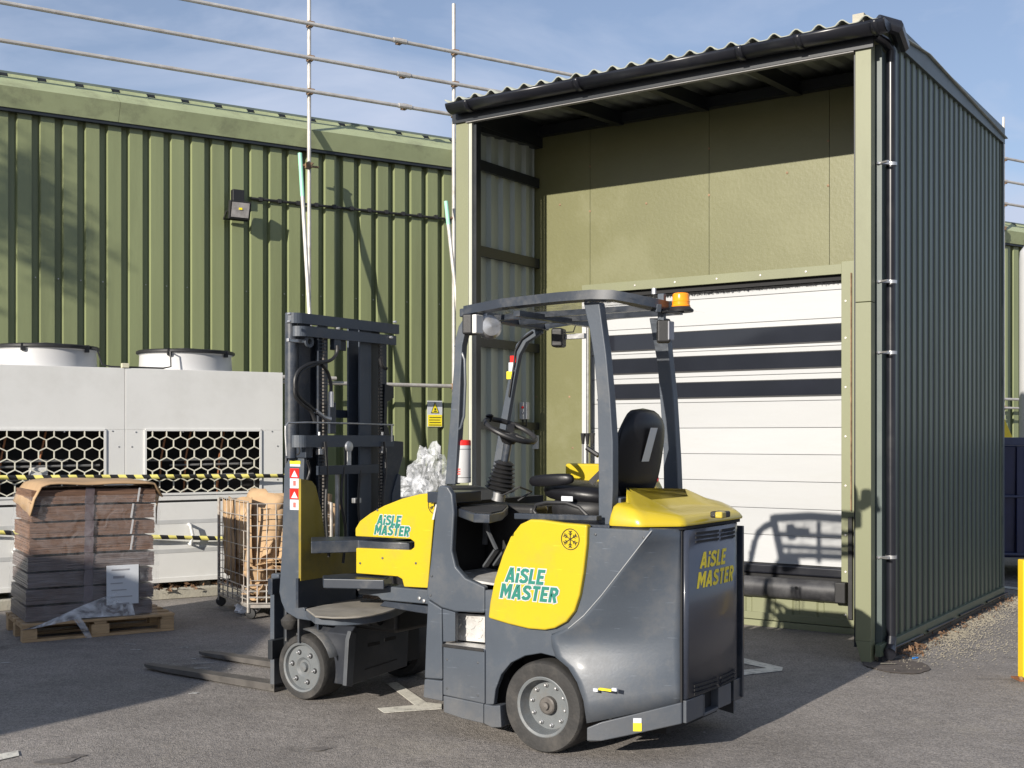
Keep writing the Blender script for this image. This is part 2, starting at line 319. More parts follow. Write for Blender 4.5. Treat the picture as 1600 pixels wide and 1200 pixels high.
# smudges of old paint come after the stain helper
# oil and tar stains
def blob(c, rx, ry, m, name, z=.003, ang=0, seg=26, rough_=.3, seed=0):
    b = MB(); pts = []
    for k in range(seg):
        a = 2 * math.pi * k / seg; q = 1 + rough_ * (noise.noise(Vector((math.cos(a) * 1.7 + seed, math.sin(a) * 1.7, seed))) * 2)
        x = math.cos(a) * rx * q; y = math.sin(a) * ry * q
        pts.append((c.x + x * math.cos(ang) - y * math.sin(ang), c.y + x * math.sin(ang) + y * math.cos(ang), z))
    b.prism(pts, (0, 0, .0015)); return struct(name, b, m)
stain = mat('oil stain on asphalt', (.135, .122, .112), .75, var=.35, vscale=40, bump=.3, bscale=90)
blob(ground(88, 1190), .11, .05, stain, 'oil_stain', ang=.4, seed=3, rough_=.22); blob(ground(120, 1182), .05, .03, stain, 'oil_stain', ang=.4, seed=9, rough_=.2); blob(ground(498, 1171), .06, .035, stain, 'oil_stain', ang=.2, seed=5, rough_=.2)
blob(ground(1398, 1040), .22, .30, mat('dark cement collar', (.085, .07, .06), .9, var=.3, vscale=12, bump=.4, bscale=60), 'cement_patch', rough_=.06, seed=2, z=.006)

smm = mat('dried white smudge', (.42, .42, .4), .85, var=.3, vscale=40, dirt=(.12, .115, .11), dscale=30, damt=1.0)
random.seed(12)
for x, y, a_, c_ in ((305, 1045, .10, .010), (318, 1037, .05, .008), (290, 1012, .03, .012), (302, 1030, .012, .012), (204, 1007, .05, .007), (215, 1016, .03, .012), (8, 1036, .03, .01), (303, 1084, .03, .014), (358, 1046, .008, .008), (1100, 1145, .006, .006)): blob(ground(x, y), a_, c_, smm, 'paint_smudge', seed=x, ang=random.uniform(-.2, .4), rough_=.6)
# ================================================================== GREEN WAREHOUSE
DB = Vector((.8496, .5274, 0)); NB = Vector((.5274, -.8496, 0)); W0 = Vector((-4.74, 11.05, 0)) - NB * 2.0
RZB = math.atan2(DB.y, DB.x)
wh = thing('warehouse', 'long olive green ribbed metal warehouse with pale eaves running behind the whole yard', 'building', W0, RZB)
PROF = [(0, 0), (.145, 0), (.153, -.07), (.222, -.07), (.24, 0)]
for k in range(35):
    t0 = -2.4 + k * .96
    o = ribbed((t0, 0), (1, 0), (0, -1), .96, .1, 5.4, PROF, .24).build('cladding_sheet', clad, wh)
# bolts on the cladding: one joined part
b = MB()
for k in range(-8, 70):
    for z in (1.2, 3.35):
        if random.random() < .55: b.lathe([(.008, 0), (.008, .006), (0, .008)], (k * .24 + .19, .034, z + .0), (0, -1, 0), 6)
o = b.build('cladding_screws', galv, wh); o['kind'] = 'stuff'
for k in range(7):
    t0 = -3.46 + k * 5.0 - (0 if k else 0)
    m = MB(); m.prism([(t0, -.075, 5.155), (t0, -.165, 5.36), (t0, .08, 5.53), (t0, .10, 5.51), (t0, -.14, 5.345), (t0, -.055, 5.155)], (4.996, 0, 0)); m.build('eaves_flashing', roofm, wh)
m = MB(); m.box(-3.5, 30.5, -.06, .0, 5.12, 5.17); m.build('eaves_shadow_strip', darkm, wh)  # black strip standing in for the shadow under the eaves
for k in range(84):
    t0 = -3.2 + k * .4
    m = MB() if k == 0 else None
    if k == 0:
        m.prism([(0, .02, 5.475), (.26, .02, 5.475), (.30, .02, 5.50), (.30, .14, 5.585), (.0, .14, 5.585)], (0, .02, .012)); rb = m.build('roof_rib_end', roofm, wh); rb.location.x = t0
    else: dup(rb, wh, (t0, 0, 0))
m = MB(); m.box(-3.5, 30.5, .13, .2, 5.44, 5.6); m.build('eaves_filler', darkm, wh)
m = MB(); m.prism([(-3.5, .12, 5.60), (-3.5, 4.0, 6.2), (-3.5, 4.0, 6.15), (-3.5, .14, 5.555)], (34, 0, 0)); m.build('roof', grime, wh)
m = MB(); m.box(-3.5, 30.5, .1, 7, 0, 5.15); m.build('wall_core', darkm, wh)
m = MB(); m.box(-3.5, 30.5, -.06, .1, 0, .16); m.build('plinth', concrete, wh)

def wl(px, py, off=0):   # pixel -> warehouse local (t, z) on a plane 'off' metres in front of the wall
    P = on_plane(px, py, W0 + NB * off, NB); d = P - W0; return d.dot(DB), P.z
# ---- scaffolding
scf = thing('scaffold', 'galvanised scaffold tubes with three high guard rails fixed along the green warehouse', 'scaffold', W0, RZB)
SO = .215
def stube(name, a, b_, r=.0245, m=galv): return MB().tube([a, b_], r, 10).build(name, m, scf)
tp = [wl(483, 100, SO)[0], wl(709, 100, SO)[0], wl(1568, 300, SO)[0]]
tops = [wl(483, -40, SO)[1], wl(709, 6, SO)[1], wl(1568, 183, SO)[1]]
for t, z in zip(tp, tops): stube('upright', (t, -SO, 0), (t, -SO, z))
railz = [6.62, 6.205, 5.80]
def coupler(t, y, z, k=[0]):
    m = MB(); m.box(t - .035, t + .035, y - .04, y + .04, z - .035, z + .035); m.tube([(t - .045, y - .03, z - .05), (t + .05, y - .03, z + .03)], .014, 6); m.build('coupler', rust, scf, bev=.008)
for z in railz:
    stube('guard_rail', (-3.2, -SO - .05, z + .01), (tp[1] + 2.6, -SO - .05, z - .01))
    stube('guard_rail', (tp[1] + 2.2, -SO - .05, z + .03), (20.5, -SO - .05, z + .0))
    for t in tp: coupler(t, -SO - .02, z)
for t, z in ((wl(622, 75, SO)[0], 6.62), (wl(628, 123, SO)[0], 6.2), (wl(630, 171, SO)[0], 5.8)):
    MB().tube([(t - .09, -SO - .05, z), (t + .09, -SO - .05, z)], .033, 10).build('sleeve', galv, scf); coupler(t, -SO - .02, z)
zl = wl(640, 602, SO)[1]
stube('ledger', (1.5, -SO - .05, zl), (tp[1] + .1, -SO - .05, zl)); stube('ledger', (tp[1], -SO - .05, zl + .02), (20, -SO - .05, zl + .02))
stube('ledger', (2.2, -SO - .12, wl(450, 590, SO)[1]), (wl(520, 590, SO)[0], -SO - .1, wl(450, 590, SO)[1]))
coupler(tp[1] - .03, -SO - .06, zl); coupler(tp[1] + .1, -SO - .1, zl + .03)
MB().tube([(tp[1] - .05, -SO - .1, zl), (tp[1] + .02, -SO - .15, zl - .12), (tp[1] + .25, -SO - .4, 0.9), (tp[1] + .3, -SO - .5, 0)], .0245, 10).build('brace', galv, scf)
z1 = wl(470, 258, SO)[1]; coupler(tp[0] - .02, -SO - .03, z1)
MB().tube([(tp[0] - .14, -SO - .0, z1), (tp[0] + .12, -SO - .0, z1)], .014, 6).build('coupler', rust, scf)
# two leaning props
def prop(t_top, z_top, t_bot, off_bot, gr):
    a = Vector((t_top, -SO - .10, z_top)); b_ = Vector((t_bot, -off_bot, 0)); g_ = a.lerp(b_, gr / (b_ - a).length)
    MB().tube([g_, b_], .0245, 10).build('prop', galv, scf); MB().tube([a, g_], .0262, 10).build('prop_end', gpaint, scf)
prop(wl(468, 240, .3)[0], wl(468, 240, .3)[1], wl(505, 800, 1.2)[0], 1.25, .55)
prop(wl(696, 315, .3)[0], wl(696, 315, .3)[1], wl(745, 800, 1.0)[0], 1.2, .32)
z2 = wl(698, 340, SO)[1]; MB().tube([(tp[1] - .12, -SO, z2), (tp[1] + .1, -SO, z2)], .016, 6).build('coupler', rust, scf)
z3 = wl(1568, 357, SO)[1]; coupler(tp[2], -SO, z3); z4 = wl(1568, 637, SO)[1]; coupler(tp[2], -SO, z4)
stube('ledger', (tp[2] - .5, -SO - .05, z4), (20, -SO - .05, z4 - .02), .02)
for q in ((.3, 6.25, 2.2, 6.12), (.1, 5.92, 1.0, 6.35), (.3, 5.72, 1.6, 5.95), (.4, 5.62, 2.6, 5.5)):
    MB().tube([(tp[2] + q[0], -SO - .5, q[1]), (tp[2] + q[2], -SO - .5, q[3])], .02, 8).build('brace', galv, scf)

# ---- floodlight and conduit
ft, fz = wl(375, 327, .22)
fl = thing('floodlight', 'small black LED floodlight fixed high on the green ribbed wall', 'floodlight', W0 + DB * ft + Vector((0, 0, fz)), RZB)
m = MB(); m.hexa([(-.13, -.20, -.12), (.13, -.20, -.12), (.12, -.12, -.10), (-.12, -.12, -.10), (-.13, -.26, .09), (.13, -.26, .09), (.12, -.16, .11), (-.12, -.16, .11)]); m.build('housing', black, fl, bev=.01)
m = MB(); m.hexa([(-.105, -.212, -.095), (.105, -.212, -.095), (.105, -.208, -.095), (-.105, -.208, -.095), (-.105, -.262, .072), (.105, -.262, .072), (.105, -.258, .072), (-.105, -.258, .072)]); m.build('lens', mat('floodlight glass', (.35, .33, .32), .1, var=.3, vscale=12), fl)
m = MB(); m.box(-.02, .02, -.245, -.24, -.01, .02); m.build('led_chip', ylwsign, fl)
m = MB(); m.bar((-.14, -.16, -.02), (-.14, -.05, -.1), .012, .03); m.bar((.14, -.16, -.02), (.14, -.05, -.1), .012, .03); m.bar((-.146, -.05, -.1), (.146, -.05, -.1), .03, .012); m.build('bracket', black, fl); m = MB(); m.box(-.04, .1, -.09, 0, .115, .26); m.build('terminal_box', black, fl, bev=.006)
cd = thing('conduit', 'thin black conduit running across the green wall beside the floodlight', 'conduit', W0, RZB)
ca, cb = wl(392, 310, .03), wl(700, 341, .03)
MB().tube([(ca[0], -.03, ca[1]), (cb[0] + .6, -.03, cb[1] - .01)], .017, 8).build('pipe_run', black, cd)
k0 = 0
for k in range(12):
    t = ca[0] + .12 + k * .24; f_ = (t - ca[0]) / (cb[0] - ca[0]); z = ca[1] + (cb[1] - ca[1]) * f_
    if k == 0: m = MB(); m.box(-.022, .022, -.052, -.004, -.024, .024); ck = m.build('clip', black, cd); ck.location = (t, 0, z)
    else: dup(ck, cd, (t, 0, z))
# ---- warning sign on the wall
a = wl(668, 626, .01); b_ = wl(691, 667, .01)
sg = thing('warning_sign', 'small white and yellow warning sign with black triangle on the green wall', 'sign', W0 + DB * a[0] + Vector((0, 0, b_[1])), RZB)
w_, h_ = b_[0] - a[0], a[1] - b_[1]
m = MB(); m.box(0, w_, -.012, -.004, 0, h_); m.build('board', paperm, sg)
m = MB(); m.box(.006, w_ - .006, -.0145, -.0125, .006, h_ * .46); m.build('yellow_panel', ylwsign, sg)
m = MB(); cx = w_ / 2; m.prism([(cx - .062, -.0145, h_ * .52), (cx + .062, -.0145, h_ * .52), (cx, -.0145, h_ * .96)], (0, .002, 0)); m.build('triangle_border', inkm, sg)
m = MB(); m.prism([(cx - .048, -.0165, h_ * .55), (cx + .048, -.0165, h_ * .55), (cx, -.0165, h_ * .90)], (0, .0015, 0)); m.build('triangle', ylwsign, sg)
m = MB(); m.box(cx - .022, cx + .022, -.019, -.0175, h_ * .58, h_ * .62); m.lathe([(0, 0), (.014, 0)], (cx, -.0185, h_ * .68), (0, -1, 0), 10)
for i in range(4): m.box(.02 + .006 * (i % 2), w_ - .02 - .008 * ((i * 7) % 3), -.017, -.0155, .02 + i * .033, .029 + i * .033)
m.build('print', inkm, sg)

# ================================================================== CONDENSER UNITS
CF = Vector((-4.74, 11.05, 0))
def cfl(px, py):
    P = on_plane(px, py, CF, NB); d = P - CF; return d.dot(DB), P.z
x1 = cfl(442, 700)[0]; xm = cfl(196, 700)[0]; UW = x1 - xm
def hexgrille(m, x0, x1, z0, z1, y, pw=.139, ph=.1035, r=.0065):
    """honeycomb of thin struts"""
    seen = set()
    rows = int((z1 - z0) / ph) + 2; cols = int((x1 - x0) / pw) + 2
    q = ph / 3.0
    for j in range(-1, rows):
        for i in range(-1, cols):
            cx_ = x0 + i * pw + (pw / 2 if j % 2 else 0); cz = z1 - .03 - j * ph
            pts = [(cx_, cz + 2 * q), (cx_ + pw / 2, cz + q), (cx_ + pw / 2, cz - q), (cx_, cz - 2 * q), (cx_ - pw / 2, cz - q), (cx_ - pw / 2, cz + q)]
            for k in range(6):
                a_, b2 = pts[k], pts[(k + 1) % 6]
                key = (round((a_[0] + b2[0]) * 500), round((a_[1] + b2[1]) * 500))
                if key in seen: continue
                seen.add(key)
                def cl(p): return (min(max(p[0], x0), x1), min(max(p[1], z0), z1))
                # clip roughly
                if max(a_[0], b2[0]) <= x0 or min(a_[0], b2[0]) >= x1 or max(a_[1], b2[1]) <= z0 or min(a_[1], b2[1]) >= z1: continue
                A_, B_ = cl(a_), cl(b2)
                m.bar((A_[0], y, A_[1]), (B_[0], y, B_[1]), .010, .013, up=(0, -1, .01))
def cfz(py, px=300): return cfl(px, py)[1]
ZT = cfl(196, 575)[1]; ZB = .13; GZ1, GZ0, DZ = cfz(672), cfz(771), cfz(781)
def condenser(x0, label, w, g0, g1, box_in):
    c = thing('condenser_unit', label, 'condenser unit', CF + DB * x0, RZB, 'grey condenser units along the warehouse')
    D = 1.15
    m = MB(); m.box(0, w, 0, .02, GZ1, ZT); m.box(0, g0, 0, .02, GZ0, GZ1); m.box(g1, w, 0, .02, GZ0, GZ1); m.box(0, w, 0, .02, DZ, GZ0)
    m.box(0, .02, .02, D, ZB, ZT); m.box(w - .02, w, .02, D, ZB, ZT); m.box(.02, w - .02, .02, D, ZT - .02, ZT - .001); m.box(.02, w - .02, D - .02, D, ZB, ZT - .02); m.build('casing', greyc, c, bev=.004)
    m = MB(); m.box(.02, w - .02, .5, .52, ZB, ZT - .03); m.build('coil_panel', dark, c)
    m = MB(); m.box(0, w, .012, .03, DZ - .02, DZ); m.build('door_gap', dark, c)
    m = MB(); m.box(.0, w - .006, -.012, .02, ZB + .02, DZ - .022); m.box(0, w - .006, -.022, -.012, ZB + .02, ZB + .07); m.build('access_door', greyc, c, bev=.006)
    for z_ in (.33, .62):
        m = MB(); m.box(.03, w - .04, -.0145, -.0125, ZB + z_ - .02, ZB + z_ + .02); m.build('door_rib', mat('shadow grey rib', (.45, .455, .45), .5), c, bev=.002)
    m = MB(); hexgrille(m, g0, g1, GZ0, GZ1, -.004); m.build('honeycomb_grille', mat('cream grille', (.62, .6, .5), .5), c)
    m = MB()
    for a_, b2 in (((g0, GZ0), (g1, GZ0)), ((g0, GZ1), (g1, GZ1)), ((g0, GZ0), (g0, GZ1)), ((g1, GZ0), (g1, GZ1))): m.bar((a_[0], -.005, a_[1]), (b2[0], -.005, b2[1]), .022, .012, up=(0, -1, .01))
    m.build('grille_frame', greyc, c)
    m = MB()
    for sx in (.1, w * .35, w * .68, w - .12): m.lathe([(.008, 0), (.008, .004), (0, .006)], (sx, 0, ZT - .62 + random.uniform(-.01, .01)), (0, -1, 0), 6)
    for sz in (1.15, 1.5, .95): m.lathe([(.008, 0), (.008, .004), (0, .006)], (.06, 0, sz), (0, -1, 0), 6); m.lathe([(.008, 0), (.008, .004), (0, .006)], (w - .06, 0, sz), (0, -1, 0), 6)
    m.build('screws', steel, c)
    # pipes behind the grille
    for z_, x_, xx, r in ((GZ0 + .16, g0 + .05, g1, .022), (GZ0 + .33, g0, g1 - .3, .012), (GZ0 + .28, g0 + .3, g1, .012)):
        MB().tube([(x_, .22, z_), (xx, .22, z_ + .01)], r, 8).build('refrigerant_pipe', mat('copper brown pipe', (.2, .2, .2), .45, metal=.3), c)
    for x_ in (g0 + .2, g0 + .45, g0 + .8): MB().tube([(x_, .24, GZ0), (x_ + .02, .24, GZ0 + .35), (x_ + .08, .26, GZ1)], .011, 8).build('refrigerant_pipe', mat('copper pipe', (.35, .15, .07), .4, metal=.6), c)
    if box_in: m = MB(); m.box(g1 - .66, g1 - .5, .12, .2, GZ1 - .52, GZ1 - .36); m.build('junction_box', greyc, c, bev=.01)
    # fan shroud
    fx = w * .39 + .13 if not box_in else w * .42 + .40; r = .475
    m = MB(); m.lathe([(r, 0), (r - .008, .17), (r + .006, .185), (r - .03, .185), (r - .04, 0)], (fx, .56, ZT - .002), (0, 0, 1), 48); m.build('fan_shroud', white, c)
    g_ = MB()
    for rr in (.44, .36, .28, .2, .12): g_.tube([(fx + rr * math.cos(a), .56 + rr * math.sin(a), ZT + .21 + (.44 - rr) * .05) for a in [2 * math.pi * i / 32 for i in range(32)]], .007, 5, closed=True)
    g_.tube([(fx + .485 * math.cos(a), .56 + .485 * math.sin(a), ZT + .2) for a in [2 * math.pi * i / 40 for i in range(40)]], .02, 6, closed=True)
    for i in range(8): a = i * math.pi / 4 + .2; g_.bar((fx, .56, ZT + .245), (fx + .48 * math.cos(a), .56 + .48 * math.sin(a), ZT + .215), .02, .012)
    g_.lathe([(.12, .0), (.12, .05), (0, .06)], (fx, .56, ZT + .2), (0, 0, 1), 16)
    g_.build('fan_guard', black, c)
    for a in (-2.2, -.9, .6, 2.4): m = MB(); m.box(-.02, .02, -.02, .02, 0, .07); q = m.build('guard_clip', black, c); q.location = (fx + .485 * math.cos(a), .56 + .485 * math.sin(a), ZT + .15)
    MB().tube([(fx - .3, .18, ZT + .2), (fx - .3, .08, ZT + .18), (fx - .3, .06, ZT + .03), (fx - .38, .05, ZT + .012), (-.0, .05, ZT + .012)] if not box_in else [(fx + .35, .2, ZT + .2), (fx + .38, .1, ZT + .18), (fx + .42, .06, ZT + .03), (fx + .5, .05, ZT + .012), (w, .05, ZT + .012)], .009, 6).build('cable', black, c)
    # handles
    m = MB()
    hp = .62 if not box_in else w - .98 if w < 1.7 else w - 1.02
    m.tube([(hp, -.01, .53), (hp, -.07, .52), (hp + .02, -.075, .62), (hp, -.07, .71), (hp - .0, -.01, .72)], .016, 8); m.build('handle', greyc, c)
    for fx_ in (.15, w * .5, w - .15): m = MB(); m.box(fx_ - .05, fx_ + .05, .05, D - .05, 0, ZB); m.build('foot', concrete, c)
    return c
gx = cfl(227, 700)[0] - xm; gx1 = cfl(407, 700)[0] - xm
condenser(xm, 'right hand grey condenser with honeycomb grille, between the wrapped pallet and forklift mast', UW, gx, gx1, False)
condenser(xm - UW - .15, 'left hand grey condenser with honeycomb grille, cut by the left edge of the photo', UW + .146, .2, cfl(164, 700)[0] - (xm - UW - .15), True)
m = MB(); m.box(-.035, .035, -.01, .04, 0, .045); o = m.build('junction_cap', mat('cream cap', (.6, .57, .42), .5), None, bev=.004); o.location = CF + DB * xm + Vector((0, 0, ZT + .002)); o.rotation_euler = (0, 0, RZB)
tag(o, 'small cream cap on top of the joint between the two condensers', 'cap')
# kerb under the units
m = MB(); m.box(-3, x1 + .3, .0, 1.4, 0, .04); o = struct('concrete_pad', m, concrete); o.location = CF; o.rotation_euler = (0, 0, RZB)
m = MB(); m.box(-3, x1 + .3, -.16, -.04, 0, .10); o = struct('kerb', m, concrete, bev=.01); o.location = CF; o.rotation_euler = (0, 0, RZB)
# dead leaves
def leaves(name, cx, cy, ln, wd, ang, n, zb=.0, sc=.03):
    m = MB()
    for i in range(n):
        a = random.uniform(-.5, .5) * ln; b2 = random.gauss(0, .35) * wd; x = cx + a * math.cos(ang) - b2 * math.sin(ang); y = cy + a * math.sin(ang) + b2 * math.cos(ang)
        q = Quaternion((random.gauss(0, .5), random.gauss(0, .5), 1), random.uniform(0, 6.3)); s_ = sc * random.uniform(.5, 1.3); nz_ = Quaternion((1, 0, 0), random.gauss(0, .6))
        z = zb + .012 + abs(random.gauss(0, .02))
        pts = [q @ (nz_ @ Vector(v)) * s_ + Vector((x, y, z)) for v in ((-1, 0, 0), (0, -.5, .15), (1, 0, 0), (0, .5, .15))]
        m.poly(pts)
    o = struct(name, m, leafm, 'stuff'); return o
p_ = CF + DB * (xm + .75) + NB * .0; leaves('fallen_leaves', p_.x, p_.y, 1.6, .35, RZB, 240, .08); 
# hazard tape
haz = bpy.data.materials.new('hazard tape'); haz.use_nodes = True
t = haz.node_tree; n = t.nodes; p = n['Principled BSDF']; c = n.new('ShaderNodeTexCoord'); q = n.new('ShaderNodeMapping'); q.inputs['Rotation'].default_value = (0, .5, 0)
wv = n.new('ShaderNodeTexWave'); wv.inputs['Scale'].default_value = 2.35; wv.bands_direction = 'X'; mr = n.new('ShaderNodeMath'); mr.operation = 'GREATER_THAN'; mr.inputs[1].default_value = .5
mxx = n.new('ShaderNodeMix'); mxx.data_type = 'RGBA'; mxx.inputs[6].default_value = (.02, .02, .02, 1); mxx.inputs[7].default_value = (.8, .72, .2, 1)
t.links.new(c.outputs['Object'], q.inputs[0]); t.links.new(q.outputs[0], wv.inputs[0]); t.links.new(wv.outputs['Color'], mr.inputs[0]); t.links.new(mr.outputs[0], mxx.inputs[0]); t.links.new(mxx.outputs[2], p.inputs['Base Color']); p.inputs['Roughness'].default_value = .4
def tape(a, b_, sag, label, off=.09):
    P0, P1 = a, b_; nseg = 60; rows = [[], []]
    for i in range(nseg + 1):
        f_ = i / nseg; x = P0[0] + (P1[0] - P0[0]) * f_; z = P0[1] + (P1[1] - P0[1]) * f_ - sag * 4 * f_ * (1 - f_); tw = math.sin(f_ * 23) * .45
        rows[0].append((x, -off + math.sin(tw) * .02, z - .022 * math.cos(tw))); rows[1].append((x, -off - math.sin(tw) * .02, z + .022 * math.cos(tw)))
    m = MB(); m.grid(rows); o = m.build('hazard_tape', haz); md = o.modifiers.new('s', 'SOLIDIFY'); md.thickness = .0015
    o.location = CF; o.rotation_euler = (0, 0, RZB); tag(o, label, 'hazard tape')
tape(cfl(-60, 746), cfl(470, 743), .0, 'upper black and yellow hazard tape stretched across the honeycomb grilles')
tape(cfl(-60, 829), cfl(460, 842), .01, 'lower black and yellow hazard tape stretched across the condenser doors')

# ================================================================== PALLET AND WRAPPED LOAD
pf = ground(35, 1005); pr_ = ground(272, 985); dP = (pr_ - pf); PW = dP.length; dP.normalize(); RZP = math.atan2(dP.y, dP.x)
pal = thing('pallet', 'worn wooden pallet lying on the asphalt under the wrapped cartons', 'pallet', pf, RZP)
PL = .8
bd = MB(); bd.box(0, PW, 0, .1, 0, .02); bd.build('bottom_board', wood, pal, bev=.003)
for y in (PL / 2 - .05, PL - .1): m = MB(); m.box(0, PW, y, y + .1, 0, .02); m.build('bottom_board', wood, pal, bev=.003)
for x in (0, PW / 2 - .07, PW - .11):
    for y in (0, PL / 2 - .05, PL - .1): m = MB(); m.box(x, x + (.14 if 0 < x < 1 and x > .2 else .11), y + .002, y + .098, .0205, .10); m.build('block', wood, pal, bev=.004)
for y in (0, .17, .35, .53, .70): m = MB(); m.box(-.004, PW + .004, y - .004, y + .1, .1225, .142 + random.uniform(0, .003)); m.build('deck_board', wood, pal, bev=.003)
for x in (0, PW / 2 - .05, PW - .1): m = MB(); m.box(x + .001, x + .099, 0, PL, .1005, .122); m.build('stringer_board', wood, pal, bev=.003)
def pfl(px, py, off=0):   # front face of load
    nrm = Vector((dP.y, -dP.x, 0)); P = on_plane(px, py, pf - nrm * off, nrm); d = P - pf; return d.dot(dP), P.z
ld = thing('wrapped_carton_load', 'tall stack of brown flat carton bundles wrapped in clear film on the pallet', 'carton load', pf + Vector((0, 0, .15)), RZP)
zb = [985, 938, 895, 857, 828, 798, 766, 731.0]
xb0, xb1 = .03, PW - .15
H0_ = pfl(100, 975, .04)[1] - .0
top = pfl(150, 762, .04)[1] - .15; nl = 8; lh = top / nl
def sheets(w0, w1, y0, y1, z0, z1, n, jit, curve):
    m = MB(); h = (z1 - z0) / n
    for i in range(n):
        a0, a1, b0, b1 = [random.uniform(-jit, jit) for _ in range(4)]; z = z0 + i * h
        def zz(x): return z + curve * math.sin(math.pi * (x - w0) / (w1 - w0)) + random.uniform(-.001, .001)
        xs = [w0 + a0 + (w1 + a1 - w0 - a0) * k / 6 for k in range(7)]
        lo = [(x, y0 + b0, zz(x)) for x in xs]; hi = [(p[0], p[1], p[2] + h * .8) for p in lo]
        lo2 = [(p[0], y1 + b1, p[2]) for p in lo]; hi2 = [(p[0], y1 + b1, p[2]) for p in hi]
        m.grid([lo2, lo, hi, hi2, lo2])
        m.poly([lo[0], hi[0], hi2[0], lo2[0]]); m.poly([lo[-1], hi[-1], hi2[-1], lo2[-1]])
    return m
for i in range(nl):
    z = i * lh; sh = (i / nl) * .055; tp_ = 1 if i < 4 else 0
    sheets(xb0 + sh - .005 * (i % 2), xb1 - .02 + sh * .4 + (.01 if i % 2 else 0), .04 + .004 * (i % 3), .76, z + .005, z + lh - .013, 12, .0035, .005 if i > 3 else .002).build('carton_bundle', cardg if tp_ else cardd, ld)
    m = MB(); cxs = xb0 + .80 + sh * .3 + (.05 if i == nl - 1 else 0)
    if i > 3: m.bar((cxs - .01, .031, z + .01), (cxs + .008 , .031, z + lh - .005), .014, .004, up=(0, 1, 0)); m.build('white_strap', white, ld)
    m = MB(); m.bar((xb0 + .46 + sh * .3, .0335, z + .004), (xb0 + .47 + sh * .3, .0335, z + lh), .07, .003, up=(0, 1, 0)); m.build('dark_band', film('dark band %d' % i, .0, .3) if 0 else mat('purple grey film band', (.11, .085, .09), .3, var=.3, vscale=10), ld)  # darker purple grey band down the front of each bundle
# cap sheet of cardboard bent over the top
lp = []
for j in range(9):
    y = -.01 + .80 * j / 8; r_ = []
    for i in range(17):
        f_ = i / 16; x = xb0 - .03 + (xb1 - xb0 + .09) * f_; zz = top + .005 + .055 * math.sin(min(1, f_ * 3.2) * math.pi / 2) * (1 - .25 * f_) + .015 * noise.noise(Vector((x * 3, y * 3, 0)))
        if f_ < .14: zz -= .20 * (1 - f_ / .14) ** 1.3 * (1 - .35 * (j / 8)); x += .05 * (1 - f_ / .14) ** 2
        if f_ > .93: zz -= .12 * ((f_ - .93) / .07) ** 1.3
        if j == 0: zz -= .0 if 0 else .012
        r_.append((x, y, zz))
    lp.append(r_)
m = MB(); m.grid(lp); o = m.build('cardboard_cap', cardb, ld, ang=60); md = o.modifiers.new('s', 'SOLIDIFY'); md.thickness = .012
m = MB(); m.poly([(xb1 + .0, .1, top + .01), (xb1 + .08, .15, top - .02), (xb1 + .085, .3, top - .2), (xb1 + .06, .2, top - .32), (xb1 + .03, .06, top - .16)]); o = m.build('torn_cardboard_flap', cardb, ld); md = o.modifiers.new('s', 'SOLIDIFY'); md.thickness = .008
# film wrap: crumpled skin
def wrapskin(x0, x1, y0, y1, z0, z1, amp, seedv):
    ring = []; nx, ny = 22, 14
    for i in range(nx): ring.append((x0 + (x1 - x0) * i / nx, y0))
    for i in range(ny): ring.append((x1, y0 + (y1 - y0) * i / ny))
    for i in range(nx): ring.append((x1 - (x1 - x0) * i / nx, y1))
    for i in range(ny): ring.append((x0, y1 - (y1 - y0) * i / ny))
    rows = []
    for j in range(30):
        z = z0 + (z1 - z0) * j / 29; r_ = []
        lean = .05 * j / 29
        for (x, y) in ring + [ring[0]]:
            v = noise.noise(Vector((x * 5 + seedv, y * 5, z * 14))) * amp
            cx_, cy_ = (x0 + x1) / 2, (y0 + y1) / 2; dx, dy = x - cx_, y - cy_; l_ = math.hypot(dx, dy)
            r_.append((x + dx / l_ * v + lean * (1 if x < cx_ else .5), y + dy / l_ * v * .4, z))
        rows.append(r_)
    return rows
m = MB(); m.grid(wrapskin(xb0 - .025, xb1 + .02, .012, .79, -.01, top - .06, .022, 3)); m.build('stretch_film', filmm, ld, ang=180)
m = MB(); m.poly([(-.02, -.012, -.05), (.05, -.02, -.045), (.45, .0, .11), (.85, .012, .24), (.82, .012, .16), (.86, .01, .0), (.42, -.006, .01), (.1, -.02, -.04)]); m.build('film_tail', film('film tail', .4, .2), ld)
m = MB(); m.grid([[(.36 + .03 * k, -.02 - .01 * math.sin(k), .02 - .035 * k - .003 * k * k) for k in range(6)], [(.42 + .025 * k, -.022 + .01 * math.sin(k * 2), .028 - .03 * k - .004 * k * k) for k in range(6)]]); m.build('film_tail', filmw, ld)
a = pfl(166, 884, .02); b_ = pfl(216, 942, .02)
m = MB(); m.box(a[0], b_[0], .008, .014, b_[1] - .15, a[1] - .15); m.build('delivery_note', paperm, ld)
for i, (q0, q1, hh) in enumerate(((.15, .7, .012), (.2, .55, .02), (.12, .5, .008), (.15, .62, .008), (.12, .8, .008), (.3, .7, .012))):
    m = MB(); zt = a[1] - .15 - .03 - i * .055; w_ = b_[0] - a[0]; m.box(a[0] + w_ * q0, a[0] + w_ * q1, .0055, .0075, zt - hh, zt); m.build('note_print', greyprint, ld)

